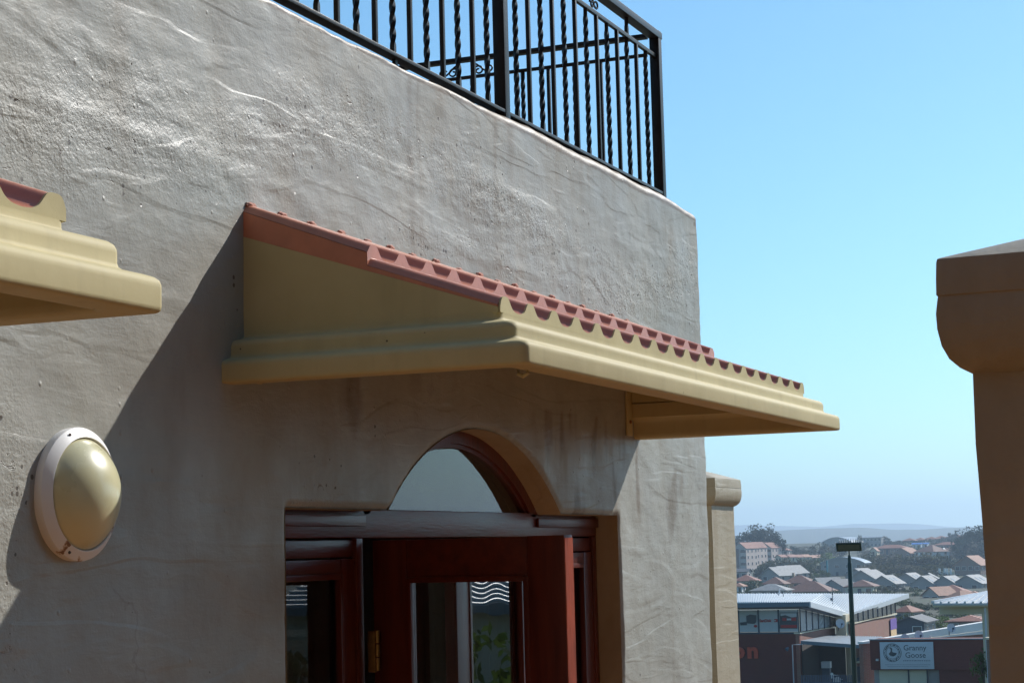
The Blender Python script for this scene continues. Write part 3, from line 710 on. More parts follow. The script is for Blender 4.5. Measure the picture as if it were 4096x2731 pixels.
UPZ = Vector((0, 0, 1))
def quad_slab(b, P, th):        # thin slab under a 3- or 4-cornered sheet
    P = [Vector(p) for p in P]; n_ = (P[1]-P[0]).cross(P[2]-P[0]).normalized()
    if n_.z < 0: n_ = -n_
    b.prism([p-n_*th for p in P], n_*th)
    return b
def text_mesh(name, s, size, matl, parent, origin, right, upv, depth=.02, align='LEFT', bold=0., wide=1.):
    cu = bpy.data.curves.new(name, 'FONT'); cu.body = s; cu.size = size; cu.extrude = depth; cu.align_x = align; cu.resolution_u = 3; cu.offset = bold
    t = bpy.data.objects.new(name, cu); COL.objects.link(t); dg = bpy.context.evaluated_depsgraph_get(); dg.update()
    me = bpy.data.meshes.new_from_object(t.evaluated_get(dg)); bpy.data.objects.remove(t)
    right, upv = Vector(right).normalized(), Vector(upv).normalized(); nrm = right.cross(upv); org = Vector(origin)-(ORG[parent] if parent else Vector((0,0,-EYE)))
    for v in me.vertices: v.co = org+right*v.co.x*wide+upv*v.co.y+nrm*v.co.z
    me.materials.clear(); me.materials.append(matl); me.name = name
    o = bpy.data.objects.new(name, me); COL.objects.link(o); o.parent = parent; ORG[o] = ORG.get(parent); return o

# ---- floodlight mast
pt_ = town(1122, 330, 60); lm = thing('floodlight_mast', (pt_.x, pt_.y, T(60)), 'tall dark green floodlight mast standing in front of the shops', 'lamp post')
MB().tube([(pt_.x, pt_.y, T(60)), (pt_.x, pt_.y, -2.2), (pt_.x, pt_.y, -.62), (pt_.x, pt_.y, -.60), (pt_.x, pt_.y, -.42), (pt_.x, pt_.y, -.36)], [.085, .075, .068, .052, .050, .035], 14).build('pole', POLE, lm, smooth=40)
MB().tube([(pt_.x, pt_.y, -.36), (pt_.x-.01, pt_.y, -.24)], .02, 8).build('spigot', POLE, lm, smooth=40)
hd = Vector((pt_.x, pt_.y, -.11)); ay = Vector((-.12, 1, 0)).normalized(); dn = Vector((-.80, -.1, -.60)).normalized(); bx_ = ay.cross(dn).normalized(); ay = dn.cross(bx_)
h_ = MB().obox(hd, ay*.385, bx_*.15, dn*.035).build('lamp_head', POLE, lm, bevel=.02)
MB().obox(hd+dn*.037, ay*.33, bx_*.105, dn*.003).build('lens', OLIVE, h_)
for k in range(9): MB().obox(hd-dn*.085+UPZ*.06+ay*(-.28+k*.07), ay*.012, bx_*.15, dn*.05).build('cooling_fin', ALU, h_)
MB().obox(hd-dn*.04+ay*.392, ay*.006, bx_*.16, dn*.03).build('end_plate', ALU, h_)

# ---- electronics shop with the butterfly roof
A1 = town(712, 985, 150); A0 = town(60, 1000, 150); A2 = town(1005, 940, 163); B1 = town(1150, 912, 162); B2 = town(1500, 845, 186)
GZ = T(150)-.3; ZW = A1.z
shop = thing('electronics_shop', (152, 39, GZ), 'maroon brick shop with white butterfly roof and poster windows, orange letters on its wall', 'building')
def vwall(b, p, q, z0, z1, z1b=None, th=.25):      # vertical wall between plan points, thickness to the left of p->q
    p, q = Vector((p[0], p[1], 0)), Vector((q[0], q[1], 0)); d = (q-p).normalized(); n_ = Vector((-d.y, d.x, 0))*th
    zb = z1 if z1b is None else z1b
    P = [p, q, q+n_, p+n_]; zt_ = [z1, zb, zb, z1]
    return b.add([(a.x, a.y, z0) for a in P]+[(a.x, a.y, z) for a, z in zip(P, zt_)], [(0,3,2,1),(4,5,6,7),(0,1,5,4),(1,2,6,5),(2,3,7,6),(3,0,4,7)])
vwall(MB(), A1, A0, GZ, ZW-.06, th=-.3).build('front_wall', MAROON, shop)
vwall(MB(), A1, A2, GZ, ZW-.07, ZW-.2, th=.3).build('side_wall', REDBRICK, shop)
vwall(MB(), A1-Vector((.1,.1,0)), A2-Vector((.1,.1,0)), ZW-.07, ZW+.04, ZW-.1, th=.5).build('sill', CREAMW, shop)
vwall(MB(), A1-Vector((.05,0,0)), A0-Vector((.05,0,0)), ZW-.06, ZW+.06, th=-.3).build('window_sill', DARKSTEEL, shop)
zt1 = town(712, 790, 150).z
def win_strip(p, q, n_, z0, z1, z0b, z1b, matl, parent, fw=.07, skip=()):
    p, q = Vector((p[0], p[1], 0)), Vector((q[0], q[1], 0)); out = []
    for i in range(n_):
        a, c = i/n_, (i+1)/n_; P = p.lerp(q, a); Q = p.lerp(q, c); f = lambda s, e, t: s+(e-s)*t
        w = MB(); d = (q-p).normalized()
        o_ = vwall(MB(), P, P+d*fw, f(z0, z0b, a), f(z1, z1b, a)-.02, th=-.1).build('window', DARKSTEEL, parent)
        vwall(MB(), Q-d*fw, Q, f(z0, z0b, a), f(z1, z1b, c)-.02, th=-.1).build('mullion', DARKSTEEL, o_)
        vwall(w, P+d*fw*1.05, Q-d*fw*1.05, f(z0, z0b, a)+.05, f(z1, z1b, a)-.05, f(z1, z1b, c)-.05, th=-.04); w.build('pane', matl, o_); out.append((o_, P, Q))
    return out
Wp = [town(u, 900, 150) for u in (215, 380, 543, 708)]
wp = win_strip(Wp[3], Wp[0], 3, ZW+.06, zt1, ZW+.06, zt1, POSTERW, shop)
win_strip(Wp[0], A0, 2, ZW+.06, zt1, ZW+.06, zt1, POSTERW, shop)
RT = (Wp[3]-Wp[0]); RT.z = 0; RT.normalize(); NR = Vector((RT.y, -RT.x, 0)); UPZ = Vector((0,0,1))
if NR.x > 0: NR = -NR
def flat_print(parent, u0, v0, u1, v1, X, matl, name, off=.06, poly=None):
    if poly is None: poly = [(u0, v1), (u1, v1), (u1, v0), (u0, v0)]
    P = [town(u, v, X)+NR*off for u, v in poly]
    b = MB(); b.prism(P, NR*.012); return b.build(name, matl, parent)
posts = {k: wp[2-k][0] for k in range(3)}
flat_print(posts[0], 0,0,0,0, 150, POSTERD, 'printed_speaker', poly=[(278,845),(310,833),(362,838),(360,895),(345,910),(282,905)])
flat_print(posts[0], 0,0,0,0, 150, POSTERD, 'printed_speaker', poly=[(228,898),(282,893),(285,920),(232,922)])
flat_print(posts[0], 0,0,0,0, 150, POSTERR, 'printed_knob', poly=[(340,922),(352,916),(366,920),(370,932),(358,940),(342,936)])
text_mesh('printed_lettering', 'SanDisk', .32, POSTERR, posts[1], town(388, 895, 150)+NR*.075, RT, UPZ, .006, bold=.008, wide=.92)
flat_print(posts[1], 508, 870, 536, 878, 150, POSTERR, 'printed_mark'); flat_print(posts[1], 522, 878.5, 536, 887, 150, POSTERR, 'printed_mark'); flat_print(posts[1], 508, 887.5, 536, 895, 150, POSTERR, 'printed_mark')
flat_print(posts[2], 553, 816, 698, 948, 150, POSTERD, 'printed_panel'); flat_print(posts[2], 0,0,0,0, 150, POSTERW, 'printed_sky', .08, poly=[(558,822),(692,822),(692,852),(650,856),(600,838),(562,846)])
flat_print(posts[2], 562, 918, 694, 942, 150, POSTERR, 'printed_stripe', .08); flat_print(posts[2], 575, 860, 610, 885, 150, POSTERR, 'printed_block', .08); flat_print(posts[2], 650, 858, 688, 885, 150, POSTERR, 'printed_block', .08); flat_print(posts[2], 612, 866, 648, 880, 150, POSTERW, 'printed_block', .081)
# orange wall letters: "on"
text_mesh('wall_letter', 'n', 1.62, ORANGE, shop, town(290, 1186, 150)+NR*.12, RT, UPZ, .08, bold=.075, wide=1.12)
text_mesh('wall_letter', 'o', 1.62, ORANGE, shop, town(168, 1186, 150)+NR*.12, RT, UPZ, .08, bold=.075, wide=1.12)
# side clerestory
zA2 = town(1000, 855, 163).z
win_strip(A1.lerp(A2, .02), A2, 6, ZW+.05, zt1+.05, ZW-.1, zA2, PALEGLASS, shop)
# recess pier and rear wing
Cc = town(1010, 840, 161); Cd = town(1092, 840, 161)
zp = town(1050, 1005, 161).z; MB().prism([(161, Cc.y, zp), (161, Cd.y, zp), (163.6, Cd.y+.1, zp), (163.6, Cc.y+.1, zp)], (0, 0, town(1050, 836, 161).z-zp)).build('pier', CREAMW, shop)
vwall(MB(), B1, B2, GZ, B1.z, B2.z, th=.3).build('rear_wing_wall', REDBRICK, shop)
vwall(MB(), B1-Vector((.08,.08,0)), B2+Vector((.2,-.15,0)), B1.z, B1.z+.12, B2.z+.12, th=.5).build('coping', CREAMW, shop)
zb1 = town(1160, 830, 162).z; zb2 = town(1490, 722, 186).z
win_strip(B1, B2, 9, B1.z+.12, zb1, B2.z+.12, zb2, WINGLASS, shop)
e1 = town(1440, 866, 181.5); e2 = town(1505, 850, 186)
vwall(MB(), town(1450, 872, 182)-Vector((.0,.12,0)), town(1500, 862, 185.3)-Vector((.0,.12,0)), town(1470, 960, 182).z, town(1450, 872, 182).z, town(1500, 862, 185.3).z, th=.06).build('banner', PURPLE, shop)
vwall(MB(), town(1455, 962, 182)-Vector((.0,.12,0)), town(1500, 950, 185.3)-Vector((.0,.12,0)), town(1470, 1020, 182).z, town(1455, 962, 182).z, town(1500, 950, 185.3).z, th=.06).build('banner', BUFF, shop)
R0, R1, R2, R3, R4 = town(-60, 735, 147), town(795, 733, 149.3), town(1118, 828, 164), town(1604, 664, 190), town(-120, 662, 190)
Rm = town(900, 662, 190)
rf = MB()
for tri in ((R0, R1, R4), (R1, Rm, R4), (R1, R2, Rm), (R2, R3, Rm)): quad_slab(rf, tri, .12)
rfo = rf.build('roof', WHITEROOF, shop)
vwall(MB(), R1-Vector((.06,0,0)), R0-Vector((.06,0,0)), R1.z-.30, R1.z+.02, th=-.2).build('fascia', FASCIA, rfo)
for p, q in ((R1, R2), (R2, R3)): 
    b = MB(); P = [p-UPZ*.38, q-UPZ*.38, q+UPZ*.03, p+UPZ*.03]; d = (q-p).cross(UPZ).normalized()*.1; b.prism([v+d for v in P], -d*1.6); b.build('fascia', WHITEROOF, rfo)
for k in range(46):             # standing ribs of the roof sheeting
    a = k/46; p = R0.lerp(R1, a); q = R4.lerp(Rm, a); MB().bar(p+UPZ*.03, q+UPZ*.03, .05, .05).build('roof_rib', WHITEROOF, rfo)
for k in range(36):
    a = k/36; p = R1.lerp(R2, a*2) if a < .5 else R2.lerp(R3, a*2-1); q = Rm.lerp(R3, a)
    if (q-p).length > 1.5: MB().bar(p+UPZ*.03, q+UPZ*.03, .05, .05).build('roof_rib', WHITEROOF, rfo)
eb = MB(); P = [R1-UPZ*.4+Vector((.3,0,0)), R0-UPZ*.4+Vector((.3,0,0)), Vector((150.5, A0.y, zt1+.02)), Vector((150.5, A1.y, zt1+.02))]
eb.prism(P, UPZ*.08); eb.build('eave_soffit', DARKSTEEL, shop)
eb = MB(); eb.prism([R1-UPZ*.42, R2-UPZ*.42, A2+UPZ*(zA2-A2.z+.02), A1+UPZ*(zt1-A1.z+.06)], UPZ*.06); eb.build('eave_soffit', DARKSTEEL, shop)
# lean-to roof over the yard, its back wall and a panel coloured dark for shade, and posts
L0, L1, L2, L3 = town(728, 1052, 146), town(960, 1008, 160), town(1400, 1016, 160), town(1300, 1092, 143)
lt = quad_slab(MB(), (L0, L1, L2, L3), .08).build('lean_to_roof', SHEET, shop)
b = MB(); P = [L0-UPZ*.22, L3-UPZ*.22, L3+UPZ*.04, L0+UPZ*.04]; b.prism([p-Vector((.04,0,0)) for p in P], (-.1,0,0)); b.build('fascia', FASCIA, lt)
for k in range(22): a = k/22; MB().bar(L0.lerp(L3, a)+UPZ*.02, L1.lerp(L2, a)+UPZ*.02, .06, .04).build('roof_rib', SHEET, lt)
YARDSHADE = mat('yard_shade', (.05, .045, .045), .9)  # near-black colour stands in for the deep shade under the lean-to
vwall(MB(), town(1090, 1200, 156), town(738, 1200, 156), GZ, town(900, 1050, 156).z, th=-.2).build('yard_wall', YARDSHADE, shop)
vwall(MB(), A1+Vector((.3,-.06,0)), A2-Vector((0,.06,0)), GZ, town(730, 1060, 150).z, th=-.05).build('yard_shade_panel', YARDSHADE, shop)  # dark sheet laid over the brick where the side wall is in shade
p1, p2 = town(1094, 1100, 157), town(1130, 1100, 157)
MB().prism([(157, p1.y, GZ), (157, p2.y, GZ), (159, p2.y, GZ), (159, p1.y, GZ)], (0, 0, town(1100, 1050, 157).z-GZ)).build('yard_pier', CREAMW, shop)
vwall(MB(), town(1165, 1150, 158), town(1400, 1150, 159), GZ, town(1200, 1060, 158).z, th=.2).build('yard_side_wall', REDBRICK, shop)
pb = town(1180, 1225, 157.4); pc = town(1300, 1195, 158.3)
vwall(MB(), pb, pc, pb.z-.06, pb.z+.06, pc.z+.06, th=-.15).build('string_course', CREAMW, shop)
vwall(MB(), pb, pc, pb.z+.07, pb.z+.32, pc.z+.40, th=-.08).build('window_band', DARKSTEEL, shop)
pd = town(1175, 1260, 157); MB().box(157, 157.3, town(1235, 1260, 157).y, pd.y, GZ, pd.z).build('yard_door', DARKSTEEL, shop)
# rain pipe and floodlight bracket
pz = town(655, 1082, 149); pe = town(740, 1078, 149); MB().tube([pe, pz, Vector((149, pz.y, GZ))], .045, 8).build('rain_pipe', DISH, shop, smooth=40)
ps = town(625, 1102, 149); MB().lathe([(0, .02), (.07, .02), (.16, .28), (0, .28)], ps, (-.5, .5, -.6), 12).build('spot_lamp', FASCIA, shop, smooth=40)
def dish(u, v, X, r, label, pole=None, face=(-.75, -.62, .25)):
    c = town(u, v, X); f = Vector(face).normalized()
    t = thing('satellite_dish', (c.x, c.y, c.z-r), label, 'satellite dish', 'satellite dishes on the shops')
    MB().lathe([(r*k/6, .22*r*(k/6)**2) for k in range(7)]+[(r, .22*r-.03), (0, -.03)], c, f, 24).build('reflector', DISH, t, smooth=50)
    lo = f.cross(Vector((0,0,1))).cross(f).normalized()
    MB().tube([c-lo*r*.9+f*.05, c-lo*r*.35+f*r*.85], .02, 6).build('feed_arm', DARKSTEEL, t); MB().obox(c-lo*r*.3+f*r*.9, lo*.06, f*.08, lo.cross(f)*.04).build('feed_horn', DARKSTEEL, t)
    MB().tube([c-f*.04, c-f*.3, c-f*.3-UPZ*(pole or r*1.3)], .03, 6).build('mount', DARKSTEEL, t)
dish(1045, 908, 160.4, .40, 'grey dish on the cream pier beside the clerestory windows')
dish(553, 650, 172, .33, 'dish seen edge-on standing on the white shop roof', 1.0, (-.35, .9, .25))
dish(1692, 1004, 134.5, .32, 'grey dish on the brick wall above the sign lettering, middle one of three')
dish(1958, 945, 139, .32, 'grey dish highest along the sloping brick wall coping')
dish(1578, 1032, 133, .32, 'grey dish half hidden behind the sign wall, lowest of three')
pa = town(983, 640, 168); am = thing('antenna_mast', (pa.x, pa.y, town(983, 768, 168).z), 'thin mast with small boxes on the white roof', 'mast')
MB().tube([pa+UPZ*.4, Vector((pa.x, pa.y, ORG[am].z))], .03, 8).build('mast_tube', DARKSTEEL, am); MB().obox(town(975, 708, 168), (.05,0,0), (0,.07,0), (0,0,.11)).build('junction_box', DARKSTEEL, am); MB().obox(town(984, 664, 168), (.05,0,0), (0,.05,0), (0,0,.06)).build('bracket', DARKSTEEL, am)
sk = thing('roof_skylight', town(645, 678, 182), 'dark raised panel lying near the back of the white roof', 'skylight')
MB().obox(town(645, 678, 182), (.2,0,0), (0,.9,0), (0,0,.06)).build('frame', DARKSTEEL, sk)

# ---- sign shop
S0, S1 = town(1290, 1045, 130), town(2290, 1043, 130)
ss_ = thing('sign_wall_shop', (130, (S0.y+S1.y)/2, T(130)), 'dark maroon shop front carrying the Granny Goose sign', 'building')
SB = town(1290, 1288, 130).z
MB().prism([(130, S0.y, SB), (130, S1.y-.3, SB), (133, S1.y-.3, SB), (133, S0.y, SB)], (0, 0, S0.z-SB)).build('parapet', MAROON, ss_)
MB().prism([(130.3, town(1860, 1300, 130.3).y, T(130)), (130.3, S1.y-.3, T(130)), (133, S1.y-.3, T(130)), (133, town(1860, 1300, 130.3).y, T(130))], (0, 0, SB-T(130)-.003)).build('lower_wall', MAROON, ss_)
MB().box(129.93, 130.2, S1.y-.35, S0.y+.03, S0.z+.002, S0.z+.07).build('coping', FASCIA, ss_)
for i in range(2):
    q = [town(u, 1340, 130.4) for u in ((1370, 1606), (1618, 1760))[i]]
    w = MB().box(130.4, 130.5, q[1].y, q[0].y, SB-2.4, SB-.04).build('shop_window', CREAMW, ss_)
    MB().box(130.32, 130.52, q[1].y-.05, q[1].y-.004, SB-2.4, SB-.04).build('mullion', DARKSTEEL, w)
MB().box(130.5, 132.9, town(1860, 1300, 130.4).y, S0.y-.1, T(130), SB-.05).build('interior', GREYW, ss_)
G0, G1 = town(1372, 1060, 129.9), town(1810, 1060, 129.9); GBz = town(1590, 1281, 129.9).z; GTz = town(1590, 1059, 129.9).z
sg = thing('shop_sign', (129.9, (G0.y+G1.y)/2, GBz), 'pale rectangular sign reading Granny Goose with a round emblem', 'sign')
MB().box(129.85, 129.98, G1.y, G0.y, GBz, GTz).build('board', SIGNW, sg, bevel=.01)
RG = Vector((0, -1, 0)); XS_ = 129.845
def sgp(u, v): p = town(u, v, 129.9); return Vector((XS_, p.y, p.z))
text_mesh('lettering', 'Granny', .505, LETTER, sg, sgp(1568, 1127), RG, UPZ, .004); text_mesh('lettering', 'Goose', .505, LETTER, sg, sgp(1583, 1187), RG, UPZ, .004)
ec = sgp(1478, 1146); 
for r_a, r_b in ((.565, .60), (.395, .42)):
    b = MB(); n_ = 48
    for rr_ in (r_a, r_b): b.v += [(XS_-.004, ec.y-rr_*math.cos(i*2*math.pi/n_), ec.z+rr_*math.sin(i*2*math.pi/n_)) for i in range(n_)]
    b.f = [(i, (i+1)%n_, n_+(i+1)%n_, n_+i) for i in range(n_)]; b.build('emblem_ring', LETTER, sg)
b = MB(); r_ = random.Random(3)
for k in range(40):             # worn marks between the rings
    a = k*2*math.pi/40; rr_ = .49+.03*r_.uniform(-1, 1); s_ = .016+.022*r_.random()
    b.obox((XS_-.003, ec.y-rr_*math.cos(a), ec.z+rr_*math.sin(a)), (.002,0,0), (0,s_,0), (0,0,s_*1.3))
b.build('emblem_marks', LETTER, sg)
b = MB(); gp = [(-.25,-.08),(-.14,-.20),(.05,-.24),(.22,-.16),(.30,-.02),(.16,.0),(.02,.03),(-.02,.10),(.0,.24),(-.05,.33),(-.13,.34),(-.20,.29),(-.12,.26),(-.10,.16),(-.13,.05)]
b.prism([(XS_-.002, ec.y-x, ec.z+z) for x, z in gp], (-.004,0,0)); b.build('emblem_bird', LETTER, sg)
FAINT = mat('faint_print', (.24, .26, .30), .6, .05)
for v, u_a, u_b, w_, h2 in ((1211, 1572, 1788, .05, .045), (1244, 1420, 1790, .022, .016), (1258, 1440, 1770, .022, .016)):
    b = MB(); u_ = u_a; r_ = random.Random(v)
    while u_ < u_b:
        q = sgp(u_, v); w2 = w_*r_.uniform(.6, 1.2)
        b.obox(q, (.002,0,0), (0,w2,0), (0,0,h2*r_.uniform(.7, 1))); u_ += (w2*2+w_*.9)/.00812
    b.build('small_print', FAINT, sg)
vb = MB().box(129.7, 129.98, sgp(1365,1200).y, sgp(1345,1200).y, town(1350, 1212, 130).z, town(1350, 1196, 130).z); vb.build('sign_bracket', ALU, sg)
# brick wall rising behind with its coping and pipe run
K0, K1 = town(1230, 1062, 133.4), town(2262, 893, 147)
bw = thing('brick_boundary_wall', (140, 26, T(140)), 'long face brick wall with pale coping running back behind the sign', 'wall')
vwall(MB(), K0, K1, T(140), K0.z-.1, K1.z-.1, th=.3).build('brickwork', REDBRICK, bw)
vwall(MB(), K0-Vector((.1,.1,0)), K1-Vector((.1,.1,0)), K0.z-.1, K0.z+.04, K1.z+.04, th=.5).build('coping', WHITEW, bw)
pts = [town(1640+i*70, 1040-i*9.5+(3 if i % 2 else 0), 136+i*1.2)-Vector((0,.25,0)) for i in range(9)]
MB().tube(pts, .02, 5).build('pipe', CREAMW, bw)
MB().obox(town(1752, 1020, 135.5)-Vector((0,.3,0)), (.05,0,0), (0,.06,0), (0,0,.11)).build('junction_box', PLASTIC, bw)
# cream canopy with ribbed white roof
V0, V1 = town(1812, 752, 95), town(2330, 752, 95)
fc = thing('forecourt_canopy', (97, (V0.y+V1.y)/2, T(97)), 'cream pavilion with white ribbed roof at the edge of the near pillar', 'pavilion')
MB().box(94.9, 95.05, V1.y, V0.y, town(2000, 770, 95).z, town(2000, 740, 95).z).build('fascia', CREAMW, fc)
rp_ = [town(1808, 741, 94.8), town(2340, 741, 94.8), town(2340, 630, 99.5), town(2160, 676, 99.5)]
cr = quad_slab(MB(), rp_, .1).build('roof', WHITEROOF, fc)
for k in range(8): 
    a = k/8; MB().bar(rp_[0].lerp(rp_[1], a)+UPZ*.04, rp_[3].lerp(rp_[2], a)+UPZ*.04, .09, .1).build('roof_rib', WHITEROOF, cr)
MB().bar(rp_[0]+UPZ*.05, rp_[3]+UPZ*.05, .16, .12).build('verge_cap', WHITEROOF, cr)
q0, q1 = town(1862, 800, 95.6), town(2222, 800, 95.6)
MB().box(95.6, 98, q1.y, q0.y, town(2000, 831, 95.6).z, town(2000, 768, 95.6).z).build('beam', CREAMW, fc)
q2 = town(2216, 900, 95.6); q3 = town(2300, 900, 95.6); MB().box(95.55, 98, q3.y, q2.y, T(97), town(2216, 771, 95.6).z).build('column', CREAMW, fc)
MB().tube([town(2236, 776, 95.3), Vector((95.3, town(2236, 776, 95.3).y, T(97)))], .05, 8).build('downpipe', DISH, fc)
q4, q5 = town(2246, 1040, 92), town(2300, 1040, 92)
bp_ = thing('brick_pier', (92.2, q4.y, T(92)), 'pale brick pier half hidden at the edge of the near pillar', 'pillar')
MB().box(92, 92.5, q5.y, q4.y, T(92), q4.z).build('brickwork', BROWNBRICK, bp_); MB().box(91.95, 92.55, q5.y, q4.y+.05, q4.z+.002, q4.z+.1).build('coping', CREAMW, bp_)

# ---- blue palisade fence and yard furniture
F0, F1 = town(728, 1330, 140), town(1345, 1330, 140); fz = town(900, 1326, 140).z
fe = thing('palisade_fence', (140, (F0.y+F1.y)/2, T(140)), 'dark blue steel palisade fence in front of the shop yard', 'fence')
n_ = 44; pal0 = None
for k in range(n_):
    y = F0.y+(F1.y-F0.y)*k/(n_-1); zt_ = fz if k < 32 else fz-.45
    b = MB(); b.prism([(140, y-.03, T(140)), (140, y+.03, T(140)), (140, y+.03, zt_-.06), (140, y, zt_), (140, y-.03, zt_-.06)], (.015, 0, 0)); b.build('pale', BLUEFENCE, fe)
MB().box(139.93, 139.99, F1.y, F0.y, fz-.62, fz-.54).build('rail', BLUEFENCE, fe); MB().box(139.93, 139.99, F1.y, F0.y, T(140)+.3, T(140)+.38).build('rail', BLUEFENCE, fe)
def chair(u, v, X, rz, label):
    p = town(u, v, X); t = thing('plastic_chair', (p.x, p.y, p.z-.82), label, 'chair', 'white plastic chairs in the shop yard', rz=rz)
    def B(nm, *a): 
        o_ = MB().box(*a).build(nm, PLASTIC, t, world=False, bevel=.012); return o_
    B('seat', -.22, .22, -.22, .22, .40, .44)
    for sx_ in (-.2, .2):
        for sy_ in (-.2, .2): B('leg', sx_-.02, sx_+.02, sy_-.02, sy_+.02, 0, .40)
    bk = MB(); pr_ = [(-.21, .44), (.21, .44), (.22, .70), (.15, .80), (0, .83), (-.15, .80), (-.22, .70)]
    bk.prism([(.19, y, z) for y, z in pr_], (.03, 0, 0)); bk.build('backrest', PLASTIC, t, world=False, bevel=.01)
    for sy_ in (-.22, .22): B('arm', -.2, .2, sy_-.025, sy_+.025, .62, .65)
PLAT = T(150)
chair(1000, 1310, 146, 2.3, 'white plastic chair tilted against the yard fence, beside the mast'); chair(1035, 1345, 147, .6, 'white plastic chair low behind the yard fence, right of the tilted one'); chair(1248, 1352, 146, 2.9, 'white plastic chair in the yard, nearest the sign wall')
pz_ = town(935, 1245, 152); ac = thing('cooling_unit', (pz_.x, pz_.y, T(150)), 'pale cooling unit on a stand in the shaded yard', 'appliance')
MB().obox(pz_, (.3,0,0), (0,.35,0), (0,0,.25)).build('casing', DISH, ac, bevel=.02); MB().box(pz_.x-.25, pz_.x+.25, pz_.y-.3, pz_.y+.3, T(150), pz_.z-.252).build('stand', DARKSTEEL, ac)
pu = town(1300, 1318, 144); um = thing('folded_parasol', (pu.x, pu.y, T(144)), 'folded cream parasol leaning beside the sign wall', 'parasol')
MB().tube([Vector((pu.x, pu.y, T(144))), pu-UPZ*.4], .025, 6).build('pole', DARKSTEEL, um); MB().tube([pu+Vector((0,.35,-.12)), pu, pu+Vector((0,-.45,.12))], [.06, .13, .05], 8).build('folded_cloth', CREAMW, um)

